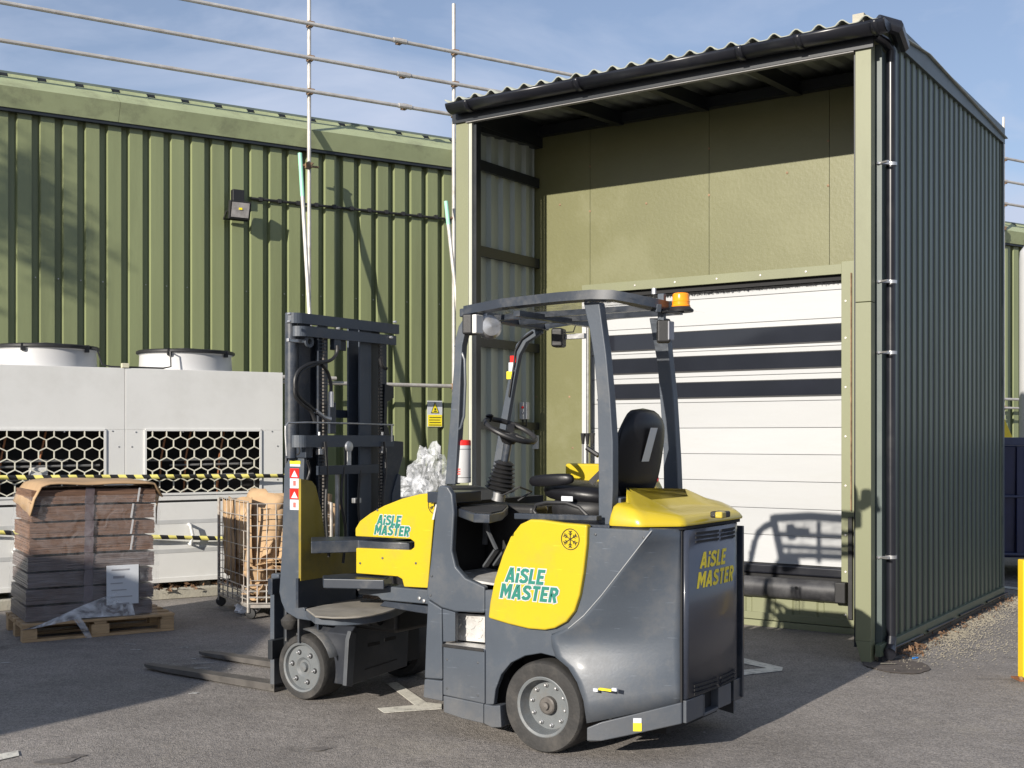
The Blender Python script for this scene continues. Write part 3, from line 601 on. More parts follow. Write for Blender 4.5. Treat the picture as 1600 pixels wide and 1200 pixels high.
# ================================================================== ROLL CAGE
cg0 = ground(388, 968); cgr = cg0 + Vector((.62 * .9956, -.0, 0)); RZC = R_(4)
cg = thing('roll_cage', 'wire mesh roll cage stuffed with flattened cardboard beside the forklift mast', 'roll cage', cg0, RZC)
CW, CD, CH = .72, .85, 1.02
def bars(name, pts_list, r, m_=steel):
    m = MB()
    for a, b_ in pts_list: m.tube([a, b_], r, 5)
    return m.build(name, m_, cg)
cage_m = mat('dull zinc wire', (.36, .34, .31), .5, metal=.4, var=.3, vscale=15, dirt=(.3, .12, .06), dscale=9, damt=.5)
# posts
for x, y in ((0, 0), (CW, 0), (-.40, CD), (CW - .40, CD)): MB().tube([(x, y, .06), (x, y, CH)], .014, 8).build('post', cage_m, cg)
def panel(p0, p1, nz_, nx_, z0, z1):
    p0, p1 = Vector(p0), Vector(p1); L_ = []
    for i in range(nx_ + 1): q = p0.lerp(p1, i / nx_); L_.append((q + Vector((0, 0, z0)), q + Vector((0, 0, z1))))
    for j in range(nz_ + 1): z = z0 + (z1 - z0) * j / nz_; L_.append((p0 + Vector((0, 0, z)), p1 + Vector((0, 0, z))))
    return L_
bars('front_mesh', panel((0, 0, 0), (CW, 0, 0), 7, 9, .34, CH - .01), .004, cage_m)
bars('side_mesh', panel((0, 0, 0), (-.40, CD, 0), 6, 7, .24, CH + .01), .004, cage_m)
bars('rear_mesh', panel((-.40, CD, 0), (CW - .40, CD, 0), 7, 8, .2, CH), .004, cage_m)
bars('side_mesh', panel((CW, 0, 0), (CW - .40, CD, 0), 6, 7, .24, CH), .004, cage_m)
bars('front_mesh', panel((0, -.01, 0), (CW, -.01, 0), 3, 9, .14, .30), .0075, cage_m)
bars('side_mesh', panel((-.005, 0, 0), (-.405, CD, 0), 3, 6, .12, .28), .006, cage_m)
m = MB(); m.prism([(0, 0, .1), (CW, 0, .1), (CW - .4, CD, .1), (-.4, CD, .1)], (0, 0, .035)); m.build('base_frame', cage_m, cg)
for x, y in ((.02, .02), (CW, .02), (-.38, CD), (CW - .42, CD)): m = MB(); m.lathe([(0, -.016), (.045, -.016), (.05, 0), (.045, .016), (0, .016)], (x, y, .05), (.3, 1, 0), 16); m.build('castor', black, cg)
random.seed(21)
kinds = ['torn brown cardboard sheet standing tall in the roll cage', 'bent flap of brown cardboard leaning in the roll cage', 'flattened brown carton lying across the roll cage', 'crushed brown carton low in the roll cage']
def sheet3(cx_, cy_, cz_, w, h, rot, bend, label, m_=cardb, th=.006):
    r_ = []
    M4 = Matrix.Translation(Vector((cx_, cy_, cz_))) @ Matrix.Rotation(rot[2], 4, 'Z') @ Matrix.Rotation(rot[0], 4, 'X') @ Matrix.Rotation(rot[1], 4, 'Y')
    for j in range(6):
        row = []
        for i in range(8):
            u, v = i / 7 - .5, j / 5 - .5; row.append(M4 @ Vector((u * w + .02 * noise.noise(Vector((v * 3, cx_ * 9, 1))), bend * (u * u * 4 - .3) + .02 * noise.noise(Vector((u * 4, v * 4, cx_ * 7))), v * h + .03 * noise.noise(Vector((u * 5, cz_ * 9, 2))))))
        r_.append(row)
    m = MB(); m.grid(r_); o = m.build('cardboard_sheet', m_, None, ang=60); md = o.modifiers.new('s', 'SOLIDIFY'); md.thickness = th
    o.location = cg0; o.rotation_euler = (0, 0, RZC); tag(o, label, 'cardboard', 'cardboard stuffed in the roll cage'); return o
sheet3(.38, .42, .88, .62, .42, (-.35, 0, .1), .03, 'largest brown cardboard sheet leaning back over the top of the roll cage')
sheet3(.06, .26, .98, .4, .3, (-.5, .25, -.5), .03, 'curled cardboard flap rising at the left corner of the roll cage')
sheet3(-.12, .42, .74, .75, .6, (0, .05, 2.0), .02, 'upright cardboard sheet against the left mesh of the roll cage')
sheet3(.42, .12, .72, .5, .3, (-.15, .1, .05), .03, 'pale cardboard sheet behind the front mesh of the roll cage')
sheet3(.55, .2, .9, .3, .25, (-.2, -.4, .2), .05, 'angled cardboard piece by the mast side of the roll cage')
sheet3(.04, .66, .60, .60, .80, (-.05, 0, .05), .02, 'broad cardboard sheet standing along the back mesh of the roll cage')
sheet3(.50, .30, .86, .5, .34, (-.3, .15, -.15), .04, 'cardboard flap folding over the top rail next to the forklift mast')
sheet3(.10, .12, .66, .30, .62, (-.08, .1, -.35), .04, 'narrow upright cardboard strip behind the left front post of the roll cage')
sheet3(-.26, .70, .66, .35, .70, (0, .05, 2.0), .03, 'dull cardboard sheet at the rear left post of the roll cage')
ORD = ['lowest', 'second lowest', 'third from the bottom', 'fourth from the bottom', 'fifth from the bottom', 'sixth from the bottom', 'seventh from the bottom', 'seventh from the top', 'sixth from the top', 'fifth from the top', 'fourth from the top', 'third from the top', 'second from the top', 'topmost']
for i in range(14):
    z = .18 + .032 * i; sheet3(.30 + random.uniform(-.05, .05), .35, z, .66 + random.uniform(-.08, .05), .5, (R_(90) + random.gauss(0, .12), random.gauss(0, .10), random.gauss(0, .3)), random.uniform(-.03, .03), 'flattened brown carton, %s of the crushed pile in the roll cage' % ORD[i], th=.007)
for j, hw in enumerate(('low', 'halfway up', 'high')):
    for i, sw_ in enumerate(('at the left corner post', 'in the middle', 'beside the forklift mast')):
        sheet3(.10 + .24 * i + random.uniform(-.04, .04), random.uniform(.03, .08), .22 + .18 * j + random.uniform(-.03, .03), .17, .15, (random.gauss(0, .5), random.gauss(0, .8), random.gauss(0, .6)), .03, 'torn cardboard scrap %s against the front mesh, %s' % (hw, sw_), th=.005)
def crumple(c, r, m_, name, label, cat, seedv, sq=(1, 1, 1), amp=.35, sub=3):
    bm = bmesh.new(); bmesh.ops.create_icosphere(bm, subdivisions=sub, radius=1)
    for v in bm.verts:
        d = v.co.copy(); q = 1 + amp * noise.noise(d * 1.9 + Vector((seedv, 0, 0))) * 1.6 + amp * .7 * abs(noise.noise(d * 5 + Vector((0, seedv, 0)))) + amp * .3 * noise.noise(d * 13)
        v.co = Vector((d.x * r * q * sq[0], d.y * r * q * sq[1], d.z * r * q * sq[2]))
    me = bpy.data.meshes.new(name); bm.to_mesh(me); bm.free(); me.materials.append(m_)
    o = bpy.data.objects.new(name, me); COL.objects.link(o); o.location = c; return tag(o, label, cat)
bagm = mat('white plastic bag', (.75, .76, .78), .35, var=.05)
crumple(ground(388, 957) + Vector((0, -.05, .05)), .07, bagm, 'plastic_bag', 'crumpled white plastic bag on the ground at the foot of the roll cage', 'plastic bag', 4, (1.3, .8, .9))
crumple(cg0 + Vector((.36, -.02, .60)), .03, bagm, 'plastic_bag', 'scrap of white plastic poking through the front mesh of the roll cage', 'plastic bag', 8, (1.3, .8, .9), sub=2)
# crumpled clear film behind the forklift, in an open bin
hp = Vector((-.92, 11.6, 0))
bn = thing('waste_bin', 'dark open waste bin holding clear plastic film behind the yellow forklift panel', 'bin', hp, R_(20))
m = MB(); m.hexa([(-.3, -.3, .03), (.3, -.3, .03), (.3, .3, .03), (-.3, .3, .03), (-.4, -.38, 1.02), (.4, -.38, 1.02), (.4, .38, 1.02), (-.4, .38, 1.02)]); m.build('bin_body', black, bn, bev=.02)
crumple(hp + Vector((.12, 0, 1.22)), .19, filmw, 'plastic_film', 'tall crumpled clump of clear plastic film behind the forklift front pillar', 'plastic film', 11, (.85, .8, 1.35), .4, 4)
crumple(hp + Vector((-.13, -.02, 1.08)), .13, filmw, 'plastic_film', 'low crumpled clump of clear plastic film showing above the yellow panel', 'plastic film', 17, (1.5, .8, .9), .4, 4)

# ================================================================== LOADING CANOPY
S0 = ground(1361, 1036.5)
sh = thing('loading_canopy', 'tall green corrugated loading canopy with open front around the white roller door', 'canopy', S0, RZ)
def SL(u, v, z=0): return (u, -v, z)
def sb(u0, u1, v0, v1, z0, z1): return MB().box(u0, u1, -v1, -v0, z0, z1)
def sfront(px, py, v):   # pixel -> (u, z) at depth v
    P = on_plane(px, py, S0 + RV * v, RV); d = P - S0; return d.dot(FV), P.z
def sside(px, py, u):
    P = on_plane(px, py, S0 + FV * u, FV); d = P - S0; return d.dot(RV), P.z
SWD, SDP, BV = 3.656, 4.0, 1.17
m = sb(0, .113, 0, .09, .15, 2.55); m.hexa([SL(0, .09, 0), SL(.07, .09, 0), SL(.07, 0, 0), SL(0, 0, 0), SL(0, .09, .15), SL(.113, .09, .15), SL(.113, 0, .15), SL(0, 0, .15)]); m.build('front_post', flash, sh, bev=.004)
sb(0, .113, 0, .09, 2.554, 4.40).build('front_post', flash, sh, bev=.004)
sb(.113, .128, .02, .09, 0.1, 4.38).build('post_edge', darkm, sh)
sb(3.52, SWD, 0, .09, 0, 4.40).build('front_post', flash, sh, bev=.004)
sb(3.485, 3.518, .005, .10, 0, 4.38).build('post_edge', mat('dull cream edge', (.4, .4, .33), .5), sh); sb(3.455, 3.483, .03, .10, 0, 4.36).build('post_edge', darkm, sh)
# side wall sheets
BOX = [(0, 0), (.05, 0), (.068, -.032), (.125, -.032), (.143, 0), (.16, 0)]
v = .46
while v < SDP - .01:
    w = min(.96, SDP - v)
    # local coords: (u, -v); direction of increasing v = (0,-1), outward normal = (-1,0)
    ribbed((-.035, -v), (0, -1), (-1, 0), w, .13, 4.5, BOX, .16).build('side_sheet', sidem, sh); v += .96
v = 0.1
while v < SDP - .01:
    w = min(.96, SDP - v); ribbed((SWD + .03, -v), (0, -1), (1, 0), w, .13, 4.5, BOX, .16).build('side_sheet', clad, sh); v += .96
sb(-.025, .0, .44, SDP, .1, 4.45).build('wall_lining', darkm, sh)
sb(3.60, 3.62, .12, SDP, .02, 4.42).build('wall_lining', darkm, sh)
sb(.01, .035, .1, .45, .05, 4.40).build('recess_panel', mat('deep green recess', (.045, .06, .05), .45, var=.2), sh)
sb(-.04, -.01, .40, .455, .05, 4.5).build('corner_trim', trimb, sh, bev=.003)
sb(-.035, .01, .135, .15, .12, 4.4).build('vertical_rail', trimb, sh); 
sb(-.055, -.01, SDP - .03, SDP + .02, 0.1, 4.5).build('corner_trim', trimb, sh, bev=.003)
sb(-.058, .0, .40, SDP + .03, 4.47, 4.625).build('verge_trim', trimb, sh, bev=.004)
sb(SWD, SWD + .058, .10, SDP + .03, 4.47, 4.6).build('verge_trim', trimb, sh, bev=.004)
sb(-.065, -.036, .05, SDP, .0, .045).build('base_rail', darkm, sh); sb(-.06, -.02, .03, SDP, .045, .13).build('base_flashing', sidem, sh, bev=.003)
for i in range(4):
    m = MB(); v0 = .1 + i; m.tube([SL(-.072, v0 + .1, .07), SL(-.075, v0 + .95, .065)], .009, 6); m.build('cable', pipem, sh)
ribbed((SWD, -SDP), (-1, 0), (0, -1), SWD, .05, 4.4, BOX, .16).build('rear_sheet', sidem, sh)
sb(0, SWD, SDP - .05, SDP - .02, 0, 4.45).build('wall_lining', darkm, sh)
# downpipe
m = MB(); m.tube([SL(-.075, .22, .10), SL(-.075, .22, 4.36), SL(-.05, .15, 4.42), SL(-.03, -.02, 4.42)], .034, 14); m.build('downpipe', pipem, sh)
MB().tube([SL(-.075, .22, .16), SL(-.078, .19, .09), SL(-.10, .10, .06)], [.040, .043, .046], 14).build('downpipe_shoe', pipem, sh)
for z in (sside(1380, 250, -.07)[1], sside(1380, 437, -.07)[1], sside(1380, 873, -.07)[1], 2.2):
    m = MB(); m.lathe([(.037, -.012), (.041, -.012), (.041, .012), (.037, .012)], SL(-.075, .22, z), (0, 0, 1), 16, True); m.bar(SL(-.075, .18, z), SL(-.005, .12, z), .02, .016); m.bar(SL(-.01, .14, z), SL(-.09, .10, z), .02, .012); m.build('pipe_bracket', steel, sh)
# gutter
def gut(u0, u1):
    m = MB(); rows = []
    for uu in (u0, u1):
        rows.append([SL(uu, -.10 + .078 * math.cos(a), 4.475 + .07 * math.sin(a)) for a in [math.pi * (1 + k / 12) for k in range(13)]])
    m.grid(rows); o = m.build('gutter', pipem, sh); md = o.modifiers.new('s', 'SOLIDIFY'); md.thickness = .008
for a, b_ in ((-.14, .9), (.9, 2.3), (2.3, 3.63)): gut(a, b_)
for uu in (-.10, .45, .9, 2.3, 3.4): 
    m = MB(); m.grid([[SL(uu + q, -.10 + .086 * math.cos(a), 4.475 + .077 * math.sin(a)) for a in [math.pi * (1 + k / 12) for k in range(13)]] for q in (0, .05)]); o = m.build('gutter_union', pipem, sh); md = o.modifiers.new('s', 'SOLIDIFY'); md.thickness = .008
for ge in (-.148, 3.63): MB().prism([SL(ge, -.10 + .078 * math.cos(a), 4.475 + .07 * math.sin(a)) for a in [math.pi * (1 + k / 12) for k in range(13)]], (.01, 0, 0)).build('gutter_end', pipem, sh)
m = MB(); m.tube([SL(-.06, -.05, 4.50), SL(-.16, .05, 4.47), SL(-.12, .35, 4.43), SL(-.075, .40, 4.50)], [.05, .055, .05, .045], 10); m.build('gutter_outlet', pipem, sh)
sb(-.02, SWD + .02, -.022, -.004, 4.34, 4.50).build('fascia_board', darkm, sh); sb(.12, SWD - .12, -.016, .03, 4.331, 4.338).build('light_edge_strip', mat('weathered edge', (.2, .195, .19), .5), sh)
# roof
def rz(v): return 4.475 + .085 * v if v < 1.25 else 4.581 - .03 * (v - 1.25)
nr = int((SWD + .16) / .168)
for i in range(4):
    u0 = -.08 + i * .96; u1 = min(u0 + .97, SWD + .02); rows = []
    for v in (-.13, 0, .6, 1.25, 2.5, 4.05):
        rows.append([SL(u, v, rz(v) + .045 + .028 * max(-.35, math.cos(2 * math.pi * u / .168))) for u in [u0 + k * (u1 - u0) / 46 for k in range(47)]])
    m = MB(); m.grid(rows); o = m.build('roof_sheet', mat('dark fibre roof sheet', (.3, .315, .27), .7, var=.2, vscale=8, dirt=(.2, .2, .17), damt=.4), sh); md = o.modifiers.new('s', 'SOLIDIFY'); md.thickness = .008
sb(.02, .10, -.10, -.03, 4.50, 4.565).build('mortar_packer', concrete, sh)
for px in (868, 1008, 1163):
    u = sfront(px + 8, 140, .1)[0]
    MB().bar(SL(u, .0, 4.41), SL(u, BV - .05, 4.475), .07, .11).build('rafter', darkm, sh)
sb(.1, SWD - .1, BV - .08, BV - .004, 4.44, 4.53).build('wall_plate', darkm, sh)
MB().bar(SL(3.55, .05, 4.35), SL(3.55, BV, 4.42), .08, .14).build('rafter', darkm, sh)
# inner left wall
v = .12; INN = [(0, 0), (.07, 0), (.095, .035), (.145, .035), (.17, 0), (.19, 0)]
ribbed((3.596, -.12), (0, -1), (-1, 0), BV - .14, .95, 4.36, INN, .19).build('inner_sheet', cladin, sh)
sb(3.585, 3.597, .12, BV, 0, .95).build('inner_lower_panel', gunr, sh)
for px, py, h in ((782, 262, .09), (782, 395, .09), (782, 536, .08), (782, 665, .07), (782, 790, .03)):
    z = sside(px, py, 3.45)[1]; sb(3.525, 3.556, .1, BV - .02, z - h / 2, z + h / 2).build('side_rail', darkm, sh)
uL = sfront(827, 500, BV)[0]
sb(uL - .005, uL + .06, BV - .07, BV - .01, 0.0, 4.42).build('inner_corner_post', darkm, sh)
# rear panels of the bay
panm = mat('embossed olive panel', (.140, .139, .062), .42, var=.06, vscale=1.2, dirt=(.18, .18, .10), dscale=1.2, damt=.45, bump=.12, bscale=30)
us = [uL] + [sfront(x, 300, BV)[0] for x in (922, 1108, 1296)] + [.02]
zH = sfront(1200, 437, BV)[1]
for i, (a, b_) in enumerate(zip(us, us[1:])):
    sb(b_ + .002, a - .002, BV, BV + .02 + .002 * (i % 2), zH + .08 if i else 0, 4.50).build('rear_panel', panm, sh)
sc_ = MB()
for px, py in ((875, 320), (1010, 318), (1230, 270), (922, 260), (1108, 232), (1108, 305), (1294, 220), (1294, 290), (922, 330), (870, 470), (890, 620), (895, 700), (838, 620)):
    u, z = sfront(px, py, BV); sc_.lathe([(.011, 0), (.011, .004), (0, .007)], SL(u, BV, z), (0, 1, 0), 8)
sc_.build('panel_screws', rust, sh)
# door opening
uR = sfront(1315.5, 600, BV)[0]; uD = sfront(913, 600, BV)[0]
sb(uR, uD + .02, BV - .012, BV + .012, zH, zH + .082).build('door_header', flash, sh, bev=.003)
sb(.05, uR, BV - .016, BV + .01, .1, zH + .10).build('door_jamb', flash, sh, bev=.003)
sb(uD + .02, uL, BV - .004, BV + .016, 0.05, zH + .081).build('door_jamb', panm, sh)
sb(uD - .03, uD + .015, BV - .02, BV + .03, .2, zH).build('guide_rail', white, sh, bev=.003); sb(uD - .05, uD - .033, BV - .01, BV + .03, .2, zH).build('guide_rail', steel, sh)
ju = MB()
for z in (.15, .5, .8, 1.2, 1.6, 2.0, 2.4, 2.7): ju.lathe([(.009, 0), (.009, .004), (0, .006)], SL(uR - .035, BV - .016, z), (0, 1, 0), 8); ju.lathe([(.009, 0), (.009, .004), (0, .006)], SL(.10, BV - .016, z + .1), (0, 1, 0), 8)
for k in range(5): ju.lathe([(.009, 0), (.009, .004), (0, .006)], SL(uR + .3 + k * .4, BV - .012, zH + .04), (0, 1, 0), 8)
ju.build('trim_screws', galv, sh)
MB().tube([SL(uR - .085, BV - .03, 1.0), SL(uR - .085, BV - .03, zH)], .006, 6).build('tension_wire', rust, sh)
sb(uR - .10, uR - .065, BV - .05, BV - .018, .12, .95).build('bumper_arm', black, sh, bev=.004)
DV = BV + .09
door = bpy.data.objects.new('roller_door', None); COL.objects.link(door); door.parent = sh
zs = [sfront(1315, y, DV)[1] for y in (887, 841.5, 798, 754.5, 711, 668, 625, 582, 539, 496, 452, 409)]
doorm = mat('white door panel', (.405, .412, .415), .4, var=.03, vscale=.8, dirt=(.35, .35, .34), dscale=1.3, damt=.4, stretch=(1, 1, 6))
slat = None
wins = {6: 1, 7: 1, 8: 1}
for i in range(len(zs) - 1):
    z0, z1 = zs[i], zs[i + 1]; hh = z1 - z0
    m = sb(uR - .03, uD + .02, DV, DV + .04, z0 + .0012, z1 - .0012); m.build('door_slat', doorm, door, bev=.005)
    if i in wins:
        wz = {6: (616, 592), 7: (572, 548), 8: (532, 506)}[i]; a = sfront(1315, wz[0], DV)[1]; b_ = sfront(1315, wz[1], DV)[1]
        sb(uR - .02, uD - .1, DV - .004, DV - .001, a, b_).build('door_window', glass, door)
        sb(uR - .02, uD - .085, DV - .006, DV - .0008, a - .012, a - .001).build('window_seal', black, door); sb(uR - .02, uD - .085, DV - .006, DV - .0008, b_ + .001, b_ + .008).build('window_seal', black, door)
sb(uR - .03, uD + .02, DV + .042, DV + .05, .2, zH + .1).build('door_backing', greyc, door)
zbm = zs[0]
sb(uR - .03, uD + .02, DV - .03, DV + .03, zbm - .09, zbm - .003).build('bottom_seal', pipem, door, bev=.02)
sb(uR - .03, uD + .02, DV + .0, DV + .06, zbm - .3, zbm - .091).build('sill_face', dark, sh)
m = MB(); m.tube([SL(uR + .03, BV - .02, zbm - .19), SL(uD - .02, BV - .02, zbm - .19)], .088, 20, sx=.8); m.build('rubber_bumper', mat('worn black rubber', (.03, .03, .033), .42, var=.3, vscale=5, dirt=(.12, .12, .12), dscale=4, damt=.4), sh)
for u in (uR + .35, uR + .95): m = MB(); m.lathe([(0, 0), (.014, 0)], SL(u, BV - .098, zbm - .17), (0, 1, 0), 12); m.build('bumper_hole', dark, sh)
sb(uR - .06, uR + .03, BV - .10, BV - .02, zbm - .27, zbm - .10).build('bumper_bracket', black, sh, bev=.01)
sb(3.50, 3.65, .02, BV + .3, 4.34, 4.56).build('verge_board', darkm, sh)
# brush strip under the header
m = MB(); random.seed(5)
for k in range(700):
    u = uR + (uD - uR) * k / 700; m.bar(SL(u, DV - .03, zH + .02), SL(u + random.gauss(0, .004), DV - .035, zH - .05 - .02 * (k / 700) + random.gauss(0, .005)), .006, .003)
m.build('brush_seal', dark, sh)
sb(uR - .02, uD + .02, DV - .055, DV - .005, zH - .045, zH + .1).build('brush_backing', dark, sh)
# ribbed skirt
ribbed((uR - .17, -(BV + .0)), (1, 0), (0, 1), uD - uR + .2, .11, zbm - .20, [(0, .012), (.10, .012), (.115, 0), (.155, 0), (.17, .012), (.21, .012)], .21).build('skirt_sheet', flash, sh)
sb(.06, uD, BV - .03, BV - .013, .055, .115).build('skirt_flashing', flash, sh, bev=.003); sb(.06, uD, BV - .05, BV - .012, .0, .05).build('skirt_flashing', flash, sh, bev=.003)
# switches
def smallbox(px, py, vv, w, h, d, label, m_, extra=True, ux=None):
    u, z = sfront(px, py, vv) if ux is None else (ux, 0)
    P = S0 + FV * u + RV * (vv - .004); o = thing('switch_box', label, 'switch', Vector((P.x, P.y, z)), RZ)
    MB().box(-w / 2, w / 2, 0, d, -h / 2, h / 2).build('housing', m_, o, bev=.006)
    if extra:
        m = MB(); m.lathe([(0, 0), (.011, 0), (.011, .012), (0, .012)], (0, d, h * .2), (0, 1, 0), 12); m.build('button', redm if extra == 2 else greyprint, o)
        m = MB(); m.lathe([(0, 0), (.011, 0), (.011, .012), (0, .012)], (0, d, -h * .12), (0, 1, 0), 12); m.build('button', greyprint, o)
    return o
o = smallbox(822, 642, .92, .085, .16, .05, 'white two button switch box on the canopy inner corner post', white, 2)
m = MB(); m.tube([(.02, .02, -.08), (.02, .02, -.14), (-.02, .02, -.14)], .008, 6); m.tube([(-.02, .02, -.08), (-.02, .02, -.15)], .008, 6); m.build('cable_gland', black, o)
smallbox(837, 691, BV, .085, .13, .03, 'pale grey key switch on the olive panel behind the steering wheel', greyc, 1)
lb = thing('notice_board', 'white notice with a blue square low on the canopy side wall behind the forklift seat', 'notice', S0 + FV * sfront(822, 805, .80)[0] + RV * .80 + Vector((0, 0, sfront(822, 805, .80)[1])), RZ)
MB().box(-.15, .15, 0, .02, -.07, .07).build('board', white, lb); MB().box(-.13, -.02, .021, .023, -.05, .05).build('blue_square', bluep, lb); MB().box(.10, .13, .021, .023, -.05, .05).build('brown_stripe', cardb, lb)

# debris along the wall
pm = S0 + RV * 2.2 - FV * .14; leaves('fallen_leaves', pm.x, pm.y, 3.9, .12, math.atan2(RV.y, RV.x), 330, 0, .014)
pm = S0 + RV * .55 - FV * .14; leaves('fallen_leaves', pm.x, pm.y, .5, .12, math.atan2(RV.y, RV.x), 70, 0, .022)
def dust(px, py, rx, ry, ang, n, name='sawdust'):
    c = ground(px, py); m = MB()
    for i in range(n):
        a = random.gauss(0, .45) * rx; b2 = random.gauss(0, .45) * ry; x = c.x + a * math.cos(ang) - b2 * math.sin(ang); y = c.y + a * math.sin(ang) + b2 * math.cos(ang); s_ = random.uniform(.002, .007)
        m.poly([(x - s_, y - s_ * .4, .006), (x + s_, y - s_ * .5, .009), (x + s_ * .7, y + s_ * .6, .012), (x - s_ * .8, y + s_ * .4, .008)])
    return struct(name, m, sand, 'stuff')
aw = math.atan2(RV.y, RV.x)
dust(1530, 968, .8, .25, aw, 1600); dust(1480, 993, .5, .2, aw, 1200); dust(1590, 940, .8, .3, aw, 2200); dust(1450, 1012, .9, .5, aw, 900); dust(1520, 1000, 1.2, .6, aw, 700)
cr_ = MB(); cr_.box(-.026, .026, -.007, .007, .006, .014); o = cr_.build('blue_scrap', bluep); o.location = ground(1430, 1030); o.rotation_euler = (0, 0, .6); tag(o, 'small blue scrap lying near the foot of the downpipe', 'litter')
cr_ = MB(); cr_.poly([(-.06, -.01, .01), (.05, -.014, .012), (.06, .01, .01), (-.05, .012, .014)]); o = cr_.build('straw_scrap', sand); o.location = ground(1388, 1040.5); o.location.z = .006; tag(o, 'pale straw scrap on the dark collar below the downpipe', 'litter')

# ================================================================== RIGHT HAND SIDE
bp = ground(1605, 1062)
bo = thing('bollard', 'yellow steel bollard with rusty foot at the right edge of the photo', 'bollard', bp, 0)
m = MB(); m.box(-.045, .045, -.045, .045, .012, .79); m.build('post', yellp, bo, bev=.008); m = MB(); m.box(-.08, .08, -.07, .07, 0, .012); m.build('foot_plate', mat('rusty plate', (.2, .08, .035), .8, var=.3, vscale=20), bo, bev=.003)
m = MB()
for x in (-.06, .06): m.lathe([(.014, 0), (.014, .016), (0, .02)], (x, -.05, .012), (0, 0, 1), 6)
m.build('foot_bolts', rust, bo)
sk0 = Vector((5.6, 13.3, 0)); 
sk = thing('skip', 'dark navy blue waste skip behind the right end of the canopy', 'skip', sk0, R_(-8))
m = MB(); m.hexa([(-.5, 0, .25), (2.6, 0, .25), (2.6, 1.7, .25), (-.5, 1.7, .25), (-.7, -.05, 1.5), (2.8, -.05, 1.5), (2.8, 1.8, 1.5), (-.7, 1.8, 1.5)]); m.build('body', navy, sk, bev=.02)
for z_, h in ((1.5, .09), (.92, .03), (.28, .03)): m = MB(); m.box(-.75, 2.85, -.09, -.05 + .0, z_, z_ + h); m.build('rim', mat('scuffed blue edge', (.03, .04, .09), .4, var=.3), sk, bev=.01)
for x in (.0, .9, 1.9): m = MB(); m.box(x, x + .08, -.075, .0, .3, 1.49); m.build('rib', navy, sk, bev=.01)
m = MB(); m.box(-.4, -.2, .1, .3, 0, .25); m.box(2.2, 2.4, .1, .3, 0, .25); m.box(-.4, -.2, 1.3, 1.5, 0, .25); m.box(2.2, 2.4, 1.3, 1.5, 0, .25); m.build('skid', dark, sk)
P0 = CC + ray(1556, 640) * 15.5; P1 = CC + ray(1577, 690) * 15.2; P1 = P0 + (P1 - P0) * 3.0
o = MB().bar(P0 + (P0 - P1) * .1, P1, .10, .05, up=(0, -1, 0)).build('yellow_strut', yellp, None, bev=.005); tag(o, 'slanting yellow steel strut behind the navy skip', 'strut')
tk = CC + ray(1621, 500) * 17.5
o = MB().lathe([(0, 4.42), (.18, 4.40), (.24, 4.32), (.25, 4.2), (.25, .0)], (0, 0, 0), (0, 0, 1), 24).build('white_tank', white, None); o.location = (tk.x, tk.y, 0); tag(o, 'pale vertical duct with rounded top at the right edge in front of the warehouse', 'duct')
# ================================================================== OUT OF FRAME TO THE LEFT: a made-up shadow block, and the tree whose shade reaches the wall
pP = Vector((-.8277, .5612, 0)); sP = Vector((.5612, .8277, 0))
caster = thing('shadow_block', 'unseen made-up block outside the left edge, outlined to shade the pallet', 'caster', pP * 5.86 - sP * 2.6, math.atan2(pP.y, pP.x))
tanE = math.tan(SUN_EL)
def hz_(L_): return (L_ + 2.6) * tanE
prof = [(0, 0), (0, hz_(5.0)), (.22, hz_(5.5)), (1.3, hz_(7.1)), (2.3, hz_(7.6)), (3.2, hz_(7.0)), (3.75, hz_(6.45)), (4.3, hz_(6.2)), (9.0, hz_(6.0)), (9.0, 0)]  # made-up block, outlined to throw the shadow over the pallet
m = MB(); m.prism([(x, 0, z) for x, z in prof], (0, 2.4, 0)); m.build('caster_body', clad, caster)
m = MB(); m.box(1.5, 2.7, -.02, 0, 0, 2.0); m.build('door', flash, caster)  # door added to the unseen block
random.seed(3)
wp = W0 + DB * .22 + Vector((0, 0, 4.25)); tr0 = wp + tosun * 10.5
org = Vector((tr0.x - 3.0, tr0.y + 1.7, 0))
tree = thing('ash_tree', 'leafy tree beyond the left edge casting shade on the warehouse wall', 'tree', org, 0)
target = tr0 - org
m = MB(); m.tube([(0, 0, 0), (.1, .05, 3), (-.1, 0, 6), (.1, 0, 7.2)], [.24, .2, .15, .08], 8)
tips = []
for i in range(9):
    z = random.uniform(5, 7); a = random.uniform(0, 6.28); e = Vector((math.cos(a) * 1.1, math.sin(a) * 1.1, z + random.uniform(.3, 1.4))); m.tube([(0, 0, z), e * .5 + Vector((0, 0, z * .5 - .1)), e], [.07, .045, .015], 5); tips.append(e)
for q in ((0, 0, 0), (.12, 0, -.5), (-.15, 0, .25), (.25, 0, -.95), (-.3, 0, -.3)): e = target + pP * q[0] + Vector((0, 0, q[2])); tips.append(e); m.tube([(0, 0, 6.6), target * .5 + Vector((0, 0, 3.2)), e], [.05, .035, .012], 5)
for q, w in ((.75, .25), (1.0, .33), (1.15, .12)): e = target + Vector((0, 0, q)) - pP * w; m.tube([target + pP * .8 + Vector((0, 0, q + .12)), e], [.03, .006], 4)
m.build('trunk', bark, tree)
m = MB()
for tpp in tips:
    for k in range(230):
        c = tpp + pP * random.gauss(0, .10) + sP * random.gauss(0, .35) + Vector((0, 0, random.gauss(0, .22))); d = Vector((random.gauss(0, 1), random.gauss(0, 1), random.gauss(0, 1))).normalized(); e = d.orthogonal().normalized(); s_ = random.uniform(.04, .075)
        m.poly([c - d * s_, c + e * s_ * .5, c + d * s_, c - e * s_ * .5])
m.build('crown', treem, tree)
